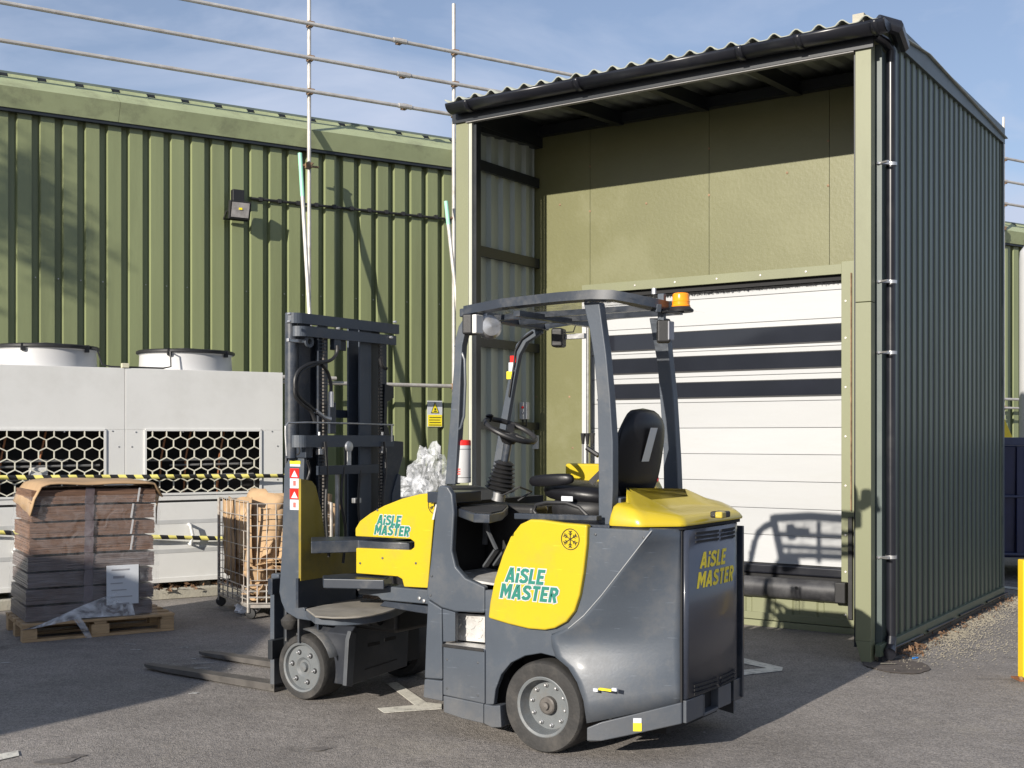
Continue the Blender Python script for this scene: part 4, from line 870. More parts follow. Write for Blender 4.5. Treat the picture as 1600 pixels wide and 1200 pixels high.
# ================================================================== ARTICULATED FORKLIFT
FO = Vector((.161, 6.016, 0))
fk = thing('forklift', 'yellow and slate grey articulated forklift parked in front of the loading canopy', 'forklift', FO, RZ)
def P(s, l, z): return (s, -l, z)
def sd(px, py, l=0):
    Q = on_plane(px, py, FO + RV * l, RV); d = Q - FO; return d.dot(FV), Q.z
def rd(px, py, s):
    Q = on_plane(px, py, FO + FV * s, FV); d = Q - FO; return d.dot(RV), Q.z
def hd(px, py, z):
    Q = ground(px, py, z); d = Q - FO; return d.dot(FV), d.dot(RV)
def sp(pts, l0, l1, name, m_, bev=.004, ang=35, parent=None, sub=0):
    """side plate: outline read on the plane l0, thickness to l1"""
    q = [P(*[(a, l0, b) for a, b in [sd(x, y, l0)]][0]) for x, y in pts]
    return MB().prism(q, (0, -(l1 - l0), 0)).build(name, m_, parent or fk, bev=bev, ang=ang)
def fb(s0, s1, l0, l1, z0, z1): return MB().box(s0, s1, -l1, -l0, z0, z1)
CWD = 1.14
# ---- wheels
def wheel(s, l, r, w, near, nbolt, big, name):
    wo = bpy.data.objects.new(name, None); COL.objects.link(wo); wo.parent = fk; wo.location = P(s, l, r)
    ax = (0, 1, 0) if near else (0, -1, 0)     # outward
    rr = r * .66 if big else r * .76
    MB().lathe([(rr, -.03), (rr, -.004), (r * .80, .002), (r * .95, 0), (r * .985, -.012), (r, -.03), (r, -w + .03), (r * .97, -w), (rr, -w), (rr, -w + .02)], (0, 0, 0), ax, 64).build('tyre', rubber, wo)
    if big:
        MB().lathe([(rr + .004, -.006), (rr - .004, -.002), (rr - .016, -.006), (rr - .02, -.03), (rr - .03, -.07), (.0, -.075)], (0, 0, 0), ax, 48).build('rim', rim, wo)
        MB().lathe([(.045, -.075), (.045, -.045), (.038, -.04), (.02, -.04), (.018, -.025), (0, -.022)], (0, 0, 0), ax, 24).build('hub', rimdark, wo); br, bz = rr * .66, -.075
    else:
        MB().lathe([(rr + .004, -.006), (rr - .002, .002), (rr - .014, -.002), (rr - .02, -.022), (r * .3, -.018), (r * .22, -.03), (0, -.03)], (0, 0, 0), ax, 48).build('rim', rim, wo)
        MB().lathe([(r * .15, -.03), (r * .13, -.012), (0, -.010)], (0, 0, 0), ax, 20).build('hub', rim, wo); br, bz = rr * .62, -.02
    bo_ = None
    for k in range(nbolt):
        a = 2 * math.pi * k / nbolt + .15
        c = (br * math.cos(a), bz * (1 if near else -1), br * math.sin(a))
        if bo_ is None:
            bo_ = MB().lathe([(.012, 0), (.012, .012), (.007, .016), (.007, .026), (0, .028)], (0, 0, 0), ax, 6).build('bolt', steel, wo); bo_.location = c
        else: dup(bo_, wo, c)
    if not big:
        for k in range(6):
            a = 2 * math.pi * k / 6 + .15; MB().lathe([(0, 0), (.017, 0)], (br * math.cos(a), (bz + .0015) * (1 if near else -1), br * math.sin(a)), ax, 12).build('hole', dark, wo)
    return wo
sw = sd(847, 1106.5, 0)[0]
wheel(sw, .0, .233, .22, True, 10, True, 'rear_wheel'); wheel(sw, CWD, .233, .22, False, 10, True, 'rear_wheel')
fs, fll = hd(471, 1094, 0)
wheel(fs, fll, .198, .2, True, 6, False, 'front_wheel'); wheel(fs - .03, fll + 1.06, .198, .2, False, 6, False, 'front_wheel')

# ---- rear chassis, near side panel with wheel arch
arch = [(771, 1101), (774, 1078), (783, 1054), (798, 1036), (820, 1025), (845, 1021), (868, 1027), (888, 1043), (902, 1066), (912, 1095), (917, 1131)]
crease = [(1018, 829.5), (1002, 850), (975, 885), (940, 930), (912, 962), (888, 982), (860, 993)]
body = [(757.5, 925), (768, 925), (800, 842), (826, 813), (885, 821.5), (940, 825), (1014, 829.5)]
side = body + crease + [(868, 1010), (868, 1027)][1:1] 
# panel A: left part up to the crease and down to the arch
Apts = [(757.5, 1101), (757.5, 922), (770, 922), (800, 842), (826, 815), (885, 822), (1017, 829)] + crease[1:-1] + [(862, 992), (863, 1009), (869, 1027), (845, 1021), (820, 1025), (798, 1036), (783, 1054), (774, 1078), (771, 1101)]
sp(Apts, .0, .035, 'side_panel', gunm, bev=.006)
# panel B: swept counterweight flank
left = [(1019, 829), (1003, 849), (976, 884), (941, 929), (913, 961), (889, 981), (861, 993), (862, 1009), (868, 1026.5), (888, 1043), (902, 1066), (912, 1095), (917, 1130)]
RS, RL0 = -.66, .215
lp = []; nL = len(left)
ls = [sd(x, y, -.004) for x, y in left]
dist = [0]
for a, b_ in zip(ls, ls[1:]): dist.append(dist[-1] + math.hypot(a[0] - b_[0], (a[1] - b_[1]) * 1.0))
rows = []
for (s_, z_), d in zip(ls, dist):
    f_ = d / dist[-1]; zr = 1.148 + (.30 - 1.148) * min(1, f_ * 1.0); 
    zr = 1.148 + (.30 - 1.148) * f_
    rows.append((s_, z_, zr))
zl_ = [r[2] for r in rows]
g_ = []
NZ = 15
for (s_, z_, zr) in rows:
    r_ = []
    for k in range(NZ + 1):
        t_ = k / NZ; ll = -.006 + (RL0 + .006) * (t_ ** 1.25); ss = s_ + (RS - s_) * t_; r_.append(P(ss, ll, z_ + (zr - z_) * t_))
    g_.append(r_)
m = MB(); m.grid(g_); o = m.build('counterweight_flank', gunm, fk, ang=60); md = o.modifiers.new('s', 'SOLIDIFY'); md.thickness = .02; md.offset = -1
# a raised seam following the crease, its edge highlight painted in pale grey
MB().tube([P(*[(a, -.006, b) for a, b in [sd(x, y, -.006)]][0]) for x, y in crease[:-1]], .0028, 6).build('crease_edge', mat('edge highlight grey', (.3, .31, .32), .4), fk)
# rear door
rl1 = .93; z0r, z1r = .315, 1.142
rp = []
for k in range(19):
    t_ = k / 18; l_ = RL0 + .012 + (rl1 - RL0 - .02) * t_; s_ = RS - .006 - .018 * math.sin(math.pi * t_)
    if t_ > .82: s_ += .05 * ((t_ - .82) / .18) ** 2
    rp.append((s_, l_))
m = MB(); m.grid([[P(s_, l_, z0r + .012 * (l_ - RL0)) for s_, l_ in rp], [P(s_, l_, z1r) for s_, l_ in rp]]); o = m.build('rear_door', mat('rear door slate gloss', (.032, .038, .055), .3, var=.08, vscale=3, dirt=(.1, .1, .1), dscale=3, damt=.15, coat=.2), fk); md = o.modifiers.new('s', 'SOLIDIFY'); md.thickness = .02; md.offset = 0
fb(RS + .022, RS + .06, RL0, rl1 + .0, .2, 1.13).build('rear_frame', dark, fk)
MB().prism([P(RS - .004, RL0 - .004, .20), P(RS - .004, RL0 + .006, .20), P(RS + .03, RL0 + .006, .20), P(RS + .03, RL0 - .004, .2)], (0, 0, .945)).build('door_hinge_edge', dark, fk)
fb(RS - .012, RS + .1, rl1 - .002, rl1 + .02, .20, 1.12).build('far_edge', gund, fk, bev=.004)
# far flank
m = MB(); m.prism([P(RS + .05, rl1 + .02, .1), P(RS + .1, CWD - .05, .1), P(-.3, CWD, .1), P(.75, CWD, .1), P(.75, CWD - .04, .1), P(-.3, CWD - .04, .1)], (0, 0, 1.03)); m.build('far_side_panel', gunm, fk)
# vents on the rear door
for rowz, rowy in ((0, 0), (1, 0)):
    pass
def vent(px0, py0, px1, py1):
    s_ = RS - .028; a = rd(px0, py0, s_); b_ = rd(px1, py1, s_); h = .011
    def bul(l_): t_ = (l_ - RL0) / (rl1 - RL0); return RS - .0165 - .018 * math.sin(math.pi * t_) + (.05 * ((t_ - .82) / .18) ** 2 if t_ > .82 else 0)
    m = MB(); m.hexa([P(bul(a[0]) - .003, a[0], a[1] - h / 2), P(bul(b_[0]) - .003, b_[0], b_[1] - h / 2), P(bul(b_[0]) + .01, b_[0], b_[1] - h / 2), P(bul(a[0]) + .01, a[0], a[1] - h / 2), P(bul(a[0]) - .003, a[0], a[1] + h / 2), P(bul(b_[0]) - .003, b_[0], b_[1] + h / 2), P(bul(b_[0]) + .01, b_[0], b_[1] + h / 2), P(bul(a[0]) + .01, a[0], a[1] + h / 2)]); m.build('vent_slot', dark, fk)
for k in range(3):
    vent(1088, 833.5 + 6.6 * k, 1121, 829 + 6.2 * k); vent(1125, 828.5 + 6.4 * k, 1148, 825 + 6 * k)
    vent(1086, 1072.5 + 6.2 * k, 1119, 1060.5 + 6.2 * k); vent(1124, 1058.5 + 6.2 * k, 1148, 1048 + 6 * k)
# rear bumper with tow opening
lT0 = rd(1094, 1100, RS)[0]; lT1 = rd(1117, 1095, RS)[0]
for a, b_, m_ in ((RL0 + .01, lT0 - .005, gunm), (lT1, lT1 + .16, gunm)): fb(RS - .02, RS + .05, a, b_, .2, .31).build('rear_bumper', m_, fk, bev=.004)
fb(RS - .02, RS + .05, lT0 - .003, lT0 + .012, .195, .305).build('tow_lug', gunr, fk, bev=.003); fb(RS - .02, RS + .05, lT0 + .012, lT1 - .002, .195, .212).build('tow_lug', gunm, fk, bev=.003)
fb(RS + .03, RS + .06, lT0, lT1, .21, .3).build('tow_pocket', dark, fk)
fb(RS - .0, RS + .05, rl1 - .09, rl1 + .02, .19, .305).build('rear_bumper', gund, fk, bev=.004)
# side skirt plate
sa, za = sd(917.5, 1133, -.012); sb2, zb2 = RS - .004, .305
m = MB(); sk_ = []
for k in range(7):
    t_ = k / 6; s_ = sa + (sb2 - sa) * t_; l_ = -.018 + (RL0 + .008) * t_ ** 1.3; zt = za + (zb2 - za) * t_ * (1) ; zb_ = .092 + (.20 - .092) * t_
    if k == 0: zt -= .012
    sk_.append([(s_, l_, zb_ + (.0 if k else .015)), (s_, l_, zt), (s_, l_ + .03, zt), (s_, l_ + .03, zb_)])
m.loft([[P(*q) for q in r] for r in sk_]); m.build('skirt_plate', gunm, fk, bev=.006)
s_, z_ = sd(998, 1133, .06)
def fdec(px0, py0, px1, py1, l, name, m_, th=.003):
    a = sd(px0, py0, l); b_ = sd(px1, py1, l); return MB().hexa([P(a[0], l, b_[1]), P(b_[0], l, b_[1]), P(b_[0], l + th, b_[1]), P(a[0], l + th, b_[1]), P(a[0], l, a[1]), P(b_[0], l, a[1]), P(b_[0], l + th, a[1]), P(a[0], l + th, a[1])]).build(name, m_, fk)
# stickers lying on the skirt and flank
def skirt_at(px, zf):
    best = None
    for k in range(200):
        t_ = k / 199; s_ = sa + (sb2 - sa) * t_; l_ = -.018 + (RL0 + .008) * t_ ** 1.3
        Q = FO + FV * s_ + RV * l_; x = 800 + FPX * Q.x / Q.y
        if best is None or abs(x - px) < best[0]: best = (abs(x - px), s_, l_)
    return best[1], best[2]
a = skirt_at(990, 0); b_ = skirt_at(1003, 0)
for z0_, z1_, m_ in ((.205, .228, paperm), (.165, .2045, ylwsign)): MB().hexa([P(a[0], a[1] - .004, z0_), P(b_[0], b_[1] - .004, z0_), P(b_[0], b_[1], z0_), P(a[0], a[1], z0_), P(a[0], a[1] - .004, z1_), P(b_[0], b_[1] - .004, z1_), P(b_[0], b_[1], z1_), P(a[0], a[1], z1_)]).build('sticker', m_, fk)
for (x0_, x1_, m_) in ((928, 935, paperm), (935.5, 955, ylwsign), (955.5, 963, paperm)):
    A_ = sd(x0_, 1075, -.004); B_ = sd(x1_, 1082, -.004); l_ = -.0105 + .012 * (x1_ - 928) / 35; MB().box(B_[0], A_[0], -(l_ + .012), -(l_ - .004), B_[1] + .004, A_[1]).build('sticker', m_, fk)

# ---- front column, sill, step and skirts
sp([(757, 925), (757, 958), (711, 956), (690, 950), (668, 936), (666, 925), (672, 880), (683.5, 762), (688, 758), (699, 760), (706, 772), (709, 800), (706, 860), (712, 886), (727, 903), (757, 917)], -.0, .04, 'front_column', gunm, bev=.01)
sp([(668, 937), (690, 951), (691, 1062), (663, 1060), (665, 1000)], .0, .04, 'front_column_lower', gunm, bev=.008)
sp([(692, 1010), (757, 1016), (757, 1100), (692, 1086)], -.012, .08, 'step_block', gunm, bev=.006)
sp([(691, 951), (711, 957), (711, 1002), (692, 1003)], .0, .03, 'step_cheek', gunm, bev=.004)
sp([(712, 958), (757.5, 961), (757.5, 1004), (712, 1000)], .10, .11, 'step_riser', alu, bev=.001)
a = sd(692, 1009, -.012); b_ = sd(757, 1015, -.012); fb(b_[0] + .003, a[0], -.014, .10, (a[1] + b_[1]) / 2 - .004, (a[1] + b_[1]) / 2 + .006).build('step_tread', alu, fk, bev=.002)
fb(b_[0] + .003, a[0], -.02, -.0145, (a[1] + b_[1]) / 2 - .008, (a[1] + b_[1]) / 2 + .009).build('step_nosing', black, fk, bev=.002)
sp([(663, 1061), (691, 1064), (691, 1096), (661, 1090)], -.012, .04, 'toe_skirt', gunm, bev=.006)
sp([(692, 1087), (722, 1093), (755, 1100), (755, 1131), (722, 1123), (693, 1113)], -.018, .07, 'toe_skirt', gunm, bev=.006)
sp([(755.6, 1100), (770, 1103), (781, 1102), (783, 1137), (768, 1137), (755.6, 1131)], -.014, .07, 'toe_skirt', gunm, bev=.006)
# chequer pattern on riser and tread
def chequer(name, fn, nu, nv, m_=alu, sz=.012):
    m = MB()
    for i in range(nu):
        for j in range(nv):
            c = fn((i + .5) / nu, (j + .5) / nv); d = fn((i + .5) / nu + .01, (j + .5) / nv + (.012 if (i + j) % 2 else -.012)); n_ = fn(.5, .5, .0022); q = Vector(n_) - Vector(fn(.5, .5))
            c = Vector(c); d = (Vector(d) - c).normalized() * sz; e = d.cross(q.normalized()) * .35
            v = [c - d, c + e, c + d, c - e]; m.loft([v, [c + (x - c) * .55 + q * 2.2 for x in v]])
    return m.build(name, m_, fk)
a = sd(712, 958, .1); b_ = sd(757, 1002, .1)
chequer('riser_chequer', lambda u, v, h=0: P(a[0] + (b_[0] - a[0]) * u, .1 - h, b_[1] + (a[1] - b_[1]) * v), 4, 3, sz=.026)
# dark interior, floor and bulkhead
fb(-.55, .74, .27, CWD - .27, .12, .6).build('chassis_core', dark, fk); fb(.30, .66, .13, .27, .12, .5).build('chassis_core', dark, fk)
MB().prism([P(-.60, .34, .6), P(-.3, .12, .6), P(.06, .06, .6), P(.06, 1.05, .6), P(-.6, .85, .6)], (0, 0, .52)).build('engine_bay', dark, fk)
fb(.70, .76, .10, CWD - .05, .5, 1.24).build('bulkhead', dark, fk)
zf = .825
fl_ = [(.06, .045), (.70, .045), (.70, 1.05), (.06, 1.05)]
MB().prism([P(s_, l_, zf - .02 + (.09 * max(0, (s_ - .3)) if 1 else 0)) for s_, l_ in fl_], (0, 0, .012)).build('floor_plate', alu, fk)
chequer('floor_chequer', lambda u, v, h=0: P(.08 + .6 * u, .06 + .7 * v, zf - .008 + .09 * max(0, (.08 + .6 * u - .3)) * 1.0 - (.0) + h), 9, 10, sz=.026)
fb(.36, .70, .46, .62, .8, 1.22).build('column_cover', black, fk, bev=.03)
fb(.42, .70, .70, 1.04, .8, 1.2).build('far_console', dark, fk)
for l_, a_ in ((.30, .0), (.40, .0)): MB().bar(P(.50, l_, .98), P(.58, l_, .88), .05, .012, up=(0, 0, 1)).build('pedal', gunr, fk, bev=.003); 
MB().tube([P(.56, .28, 1.2), P(.55, .29, 1.08), P(.50, .30, .98)], .012, 6).build('pedal_arm', gunr, fk); MB().tube([P(.6, .34, 1.2), P(.6, .33, 1.0)], .016, 6).build('pedal_arm', gunr, fk)
# dash tray
zt = 1.22
dp = [hd(x, y, zt) for x, y in ((700, 782), (716, 793), (740, 801), (765, 802), (785, 798), (794, 790), (794, 770), (745, 757), (700, 757))]
m = MB(); m.prism([P(s_, l_, zt - .05) for s_, l_ in dp], (0, 0, .045)); m.build('dash_tray', gund, fk, bev=.006)
m = MB(); m.prism([P(s_ , l_, zt - .004) for s_, l_ in [(a[0] * .96 + .03, a[1] * .94 + .03) for a in dp]], (0, 0, .004)); m.build('dash_mat', dark, fk)
fb(.60, .78, .04, .30, 1.24, 1.30).build('column_shelf', gund, fk, bev=.006)
s_, l_ = hd(722, 776, 1.225); m = MB(); m.box(-.04, .04, -.06, .06, 0, .006); o = m.build('clipped_paper', paperm, fk); o.location = P(s_, l_, 1.2255); o.rotation_euler = (0, 0, .4)
# steering column
c0 = Vector(P(*(lambda q: (q[0], .42, q[1]))(sd(778, 782, .42)))); c1 = Vector(P(*(lambda q: (q[0], .42, q[1]))(sd(797, 676, .42))))
ax = (c1 - c0).normalized()
MB().tube([c0, c1], .022, 12).build('steering_column', gund, fk)
MB().tube([c0 + ax * .0, c0 + ax * .07], .038, 12).build('column_foot', steel, fk)
bp_ = []
for k in range(15): bp_.append((.045 + .032 * (1 - k / 14) + (.012 if k % 2 else -.006), .06 + k * .0118))
m = MB(); m.lathe([(.0, .06)] + bp_ + [(.0, .23)], c0, ax, 24); m.build('bellows', black, fk, ang=20)
m = MB(); m.lathe([(0, -.06), (.035, -.06), (.06, -.02), (.05, 0), (0, 0)], c1, ax, 20); m.build('steering_hub', black, fk)
tilt = (ax + Vector((-.25, .02, .0))).normalized(); u = tilt.orthogonal().normalized(); v = tilt.cross(u)
MB().tube([c1 + ax * .012 + (u * math.cos(a) + v * math.sin(a)) * .148 for a in [2 * math.pi * k / 40 for k in range(40)]], .0145, 10, closed=True).build('steering_wheel', black, fk)
m = MB()
for k in range(3): a = k * 2.094 + .4; m.bar(c1, c1 + ax * .012 + (u * math.cos(a) + v * math.sin(a)) * .145, .04, .012, up=ax)
m.build('wheel_spoke', black, fk, bev=.004)
kb = Vector(P(*(lambda q: (q[0], .40, q[1]))(sd(765, 651, .40)))); MB().tube([kb - Vector((0, 0, .03)), kb - Vector((0, 0, .005)), kb + Vector((0, 0, .005)), kb + Vector((0, 0, .014))], [.012, .018, .024, .014], 12).build('steering_knob', seatm, fk)
MB().tube([c0 + Vector((-.1, -.05, 0)), c0 + Vector((-.16, -.1, .05)), c0 + Vector((-.16, .02, .08)), c0 + Vector((-.06, .05, .03))], .006, 6).build('cable', black, fk)
# white tub with red lid (a thing standing on the column shelf)
q = sd(722, 754, .16); tb = FO + FV * q[0] + RV * .16
tub = thing('wipes_tub', 'white tub with a red lid standing at the forklift front pillar', 'tub', Vector((tb.x, tb.y, q[1])), 0)
k_ = 1865 / (tb.y); hh = 58 / k_; rr = 14 / k_
MB().lathe([(0, 0), (rr * .96, 0), (rr, .005), (rr, hh), (rr * .9, hh + .004)], (0, 0, 0), (0, 0, 1), 28).build('tub_body', white, tub)
MB().lathe([(rr * .98, hh), (rr * 1.02, hh + .002), (rr * 1.0, hh + .026), (rr * .85, hh + .03), (0, hh + .03)], (0, 0, 0), (0, 0, 1), 28).build('lid', redm, tub)
for z in (.028, hh - .02): MB().lathe([(rr * 1.005, z - .0015), (rr * 1.03, z), (rr * 1.005, z + .0015)], (0, 0, 0), (0, 0, 1), 28).build('strap', black, tub)
m = MB()
for k in range(3): m.box(-rr * .6, -rr * .15, -rr * 1.01, -rr * .8, .045 + k * .013, .052 + k * .013)
m.build('print', mat('red print', (.6, .12, .1), .5), tub)

# ---- yellow side cover
cov = [(762, 966), (765, 940), (772, 905), (784, 868), (797, 838), (812, 819), (828, 811.5), (845, 812), (880, 817), (917, 820), (916, 850), (911, 895), (905, 930), (897, 955), (884, 972), (866, 982), (850, 985), (825, 983), (795, 976)]
sp(cov, -.028, .02, 'yellow_side_cover', yel, bev=.012)
def ringdeco(px, py, rad, l, name):
    s_, z_ = sd(px, py, l); r_ = rad
    MB().lathe([(r_, 0), (r_, .0015), (r_ - .0035, .0015), (r_ - .0035, 0)], P(s_, l, z_), (0, 1, 0), 40, True).build(name + '_ring', inkm, fk)
    m = MB(); c = Vector(P(s_, l - .001, z_))
    for k in range(6):
        a = k * math.pi / 3 + math.pi / 6; d = Vector((math.cos(a), 0, math.sin(a))); m.bar(c, c + d * r_ * .78, .0035, .0012, up=(0, 1, 0))
        for f_ in (.38, .6):
            for sg_ in (-1, 1): b2 = a + sg_ * .75; e = Vector((math.cos(b2), 0, math.sin(b2))); m.bar(c + d * r_ * f_, c + d * r_ * f_ + e * r_ * .26, .0032, .0012, up=(0, 1, 0))
    m.build(name, inkm, fk)
ringdeco(891, 842.5, .053, -.030, 'snowflake_emblem')
def logo(l, two, cap):
    for body_, (s_, z_) in zip(('AiSLE', 'MASTER'), two):
        lettering('lettering_outline', body_, cap, white, fk, lambda x, y, h: P(s_ - x * 1.06, l - h, z_ + y), grow=.075, h0=0)
        lettering('lettering', body_, cap, tealm, fk, lambda x, y, h: P(s_ - x * 1.06, l - h, z_ + y), h0=.0026)
logo(-.0285, (sd(789, 909, -.03), sd(781, 934, -.03)), .076)
# rear lettering
def on_door(l2, h, z):
    t_ = (l2 - RL0 - .012) / (rl1 - RL0 - .02); ss = RS - .006 - .018 * math.sin(math.pi * t_) + (.05 * ((t_ - .82) / .18) ** 2 if t_ > .82 else 0); return P(ss - .0108 - h, l2, z)
for body_, px, py in (('AiSLE', 1092, 888.5), ('MASTER', 1088, 920)):
    l_, z_ = rd(px, py, RS - .022); lettering('lettering', body_, .080, mat('rear yellow print', (.75, .6, .03), .45), fk, lambda x, y, h: on_door(l_ + x * 1.24, h, z_ + y + .0 * x), h0=.0002)
# ---- yellow top cover
def cover_loop(ins, z_f, z_r, n=5):
    # rounded outline from the front-near corner, in (s, l)
    s0, s1, l0, l1 = -.345 - ins * .4, RS - .02 + ins, .045 + ins, 1.06 - ins
    c = [(s0, l0), (s0, l1), (s1 + .12, l1), (s1, l1 - .16), (s1, l0 + .16), (s1 + .16, l0)]
    pts = []
    for i in range(len(c)):
        a, b_, d = Vector((*c[i - 1], 0)), Vector((*c[i], 0)), Vector((*c[(i + 1) % len(c)], 0)); r_ = .03
        p0 = b_ + (a - b_).normalized() * r_; p2 = b_ + (d - b_).normalized() * r_
        for k in range(n): t_ = k / (n - 1); q = p0.lerp(b_, t_).lerp(b_.lerp(p2, t_), t_); pts.append((q.x, q.y))
    return [P(x, y, z_f + (z_r - z_f) * (s0 - x) / (s0 - s1)) for x, y in pts]
m = MB(); m.loft([cover_loop(-.004, 1.163, 1.163), cover_loop(-.006, 1.175, 1.172), cover_loop(.004, 1.215, 1.19), cover_loop(.02, 1.255, 1.205), cover_loop(.045, 1.272, 1.215), cover_loop(.10, 1.275, 1.228), cover_loop(.2, 1.278, 1.24)])
m.build('yellow_top_cover', yel, fk, ang=50)
m = MB(); m.loft([cover_loop(.004, 1.145, 1.145), cover_loop(.004, 1.164, 1.164)]); m.build('cover_gasket', dark, fk)
s_, l_ = hd(1127, 803, 1.21); o = fb(-.03, .04, -.05, .05, -.02, .012).build('cover_latch', black, fk, bev=.008); o.location = P(s_, l_, 1.212)
o = fb(-.02, .02, -.02, .035, -.02, .014).build('latch_handle', yel, fk, bev=.008); o.location = P(s_ - .02, l_ - .06, 1.212)
# ---- seat deck and seat
fb(-.36, .12, .03, 1.06, 1.135, 1.165).build('seat_deck', gund, fk, bev=.004)
sp([(803, 802), (932, 806), (932, 814), (803, 811)], .005, .06, 'deck_bar', gund, bev=.004)
MB().tube([P(*(lambda q: (q[0], .06, q[1]))(sd(x, y, .06))) for x, y in ((840, 806), (834, 798), (838, 789), (855, 785), (885, 786), (905, 793), (918, 806))], .010, 8).build('hip_guard', black, fk)
def soft(c, dims, rot, name, m_, parent=fk, sub=2, pinch=.75):
    bm_ = MB(); x, y, z = dims; L1 = lambda zz, k: [(x * k, y * k, zz), (-x * k, y * k, zz), (-x * k, -y * k, zz), (x * k, -y * k, zz)]
    bm_.loft([L1(-z, pinch), L1(-z * .5, 1), L1(z * .5, 1), L1(z, pinch)]); o = bm_.build(name, m_, parent, sub=sub, ang=180); o.location = c; o.rotation_euler = rot; return o
soft(P(.0, .50, 1.215), (.25, .25, .07), (0, 0, 0), 'seat_base', black)
soft(P(.02, .52, 1.295), (.30, .27, .06), (0, R_(-5), 0), 'seat_cushion', seatm)
# backrest shell seen from behind
blist = []
for k in range(9):
    t_ = k / 8; z = 1.26 + .49 * t_; hw = (.21, .235, .245, .25, .25, .245, .235, .20, .12)[k]; s_ = -.20 - .115 * t_ + (.03 if k == 8 else 0); th = (.05, .06, .065, .06, .055, .05, .045, .038, .02)[k]
    lp_ = []
    for i in range(20):
        a = 2 * math.pi * i / 20; ca_, sa_ = math.cos(a), math.sin(a); x = (abs(ca_) ** .6) * (1 if ca_ > 0 else -1) * hw; y = (abs(sa_) ** .8) * (1 if sa_ > 0 else -1) * th
        lp_.append(P(s_ + y - .03 * (1 - (x / hw) ** 2) * (1), .50 + x, z))
    blist.append(lp_)
m = MB(); m.loft(blist); m.build('backrest', seatm, fk, ang=180, sub=1)
# instruction sticker on the back of the seat
def backsurf(l_, z): t_ = (z - 1.26) / .49; return -.20 - .115 * t_ - .056 - .03 * (1 - ((l_ - .5) / .245) ** 2) - .006
lz = lambda px, py: rd(px, py, -.30)
A_, B_ = lz(996, 716), lz(1022, 672)
for (z0_, z1_, l0_, l1_, nm, m_) in ((1.47, 1.645, .415, .49, 'seat_sticker', paperm),):
    m = MB(); rws = []
    for j in range(5):
        z = z0_ + (z1_ - z0_) * j / 4; rws.append([P(backsurf(l0_ + (l1_ - l0_) * i / 3 + .02 * j / 4, z) + .004, l0_ + (l1_ - l0_) * i / 3 + .02 * j / 4, z) for i in range(4)])
    m.grid(rws); m.build(nm, m_, fk)
soft(P(.12, .26, 1.37), (.155, .035, .034), (0, R_(4), 0), 'armrest', seatm)
m = MB(); m.bar(P(-.12, .26, 1.36), P(-.2, .30, 1.45), .05, .03); m.build('armrest_bracket', black, fk)
fb(-.02, .05, .245, .25, 1.262, 1.288).build('armrest_label', paperm, fk, bev=.002)
# far yellow console
s_a = sd(883, 724, .98); s_b = sd(1005, 715, .98); s_c = sd(1030, 775, .98); s_d = sd(881, 800, .98)
MB().prism([P(s_a[0], .98, s_a[1]), P(s_b[0], .98, s_a[1] + .0), P(s_c[0], .98, s_c[1]), P(s_c[0], .98, 1.16), P(s_d[0], .98, 1.16)], (0, -.10, 0)).build('far_yellow_console', yel, fk, bev=.012)
q = sd(1019, 748, .96); MB().lathe([(.012, 0), (.012, .02), (.024, .022), (.026, .032), (.02, .042), (0, .045)], P(q[0], .975, q[1]), (-.6, .8, 0), 20).build('emergency_stop', redm, fk)
for px in (911, 918, 926):
    q = sd(px, 686, 1.03); MB().tube([P(q[0], 1.03, 1.40), P(q[0], 1.03, q[1] - .02)], .004, 6).build('lever', black, fk); MB().tube([P(q[0], 1.03, q[1] - .03), P(q[0], 1.03, q[1] + .035)], [.008, .015], 10).build('lever_knob', black, fk)
a = sd(917, 700, .75); b_ = sd(935, 712, .75); MB().tube([P(a[0], .75, a[1]), P(b_[0], .75, b_[1])], .014, 8).build('lever', black, fk)

# ---- overhead guard
sp([(911, 472), (921, 516), (928, 560), (933, 620), (934.5, 700), (935, 820), (955, 820), (957.5, 763), (957.5, 690), (953, 620), (947, 553), (936, 472)], .09, .15, 'rear_pillar', gunm, bev=.006)
sp([(1014, 497), (1027, 570), (1032, 637), (1036, 700), (1037, 800), (1060, 800), (1060, 773), (1058, 720), (1052, 620), (1045, 553), (1040, 497)], .88, .94, 'rear_pillar', gunm, bev=.006)
q = sd(957, 800, .12); fb(q[0] - .03, q[0] + .05, .15, .88, 1.20, 1.295).build('pillar_crossbar', gunm, fk, bev=.006)
sp([(726, 494), (716, 510), (711, 530), (709, 570), (703, 653), (695, 757), (711, 757), (717, 653), (720, 575), (722, 540), (727, 518), (735, 505)], .09, .14, 'front_pillar', gunm, bev=.006)
MB().tube([P(*(lambda q: (q[0], .10, q[1]))(sd(x, y, .10))) for x, y in ((711, 540), (720, 546), (726, 562), (727, 600), (725, 650), (720, 668), (709, 678), (708, 690))], .0075, 8).build('grab_rail', gunm, fk)
sp([(842, 508), (822, 520), (806, 538), (797, 575), (783, 650), (767, 745), (779, 745), (791, 665), (804, 590), (811, 555), (822, 535), (845, 520)], .90, .94, 'front_pillar', gunm, bev=.006)
MB().tube([P(*(lambda q: (q[0], .89, q[1]))(sd(x, y, .89))) for x, y in ((832, 518), (815, 530), (805, 548), (803, 570), (795, 620))], .006, 8).build('loom', black, fk)
for (y0_, y1_, m_) in ((556, 566, redm), (566.5, 580, paperm), (580.5, 592, ylwsign)):
    fdec(797 - (y0_ - 556) * .22, y0_, 806 - (y0_ - 556) * .22, y1_, .894, 'sticker', m_)
gz = 2.255
def gp(px, py, z): return hd(px, py, z)
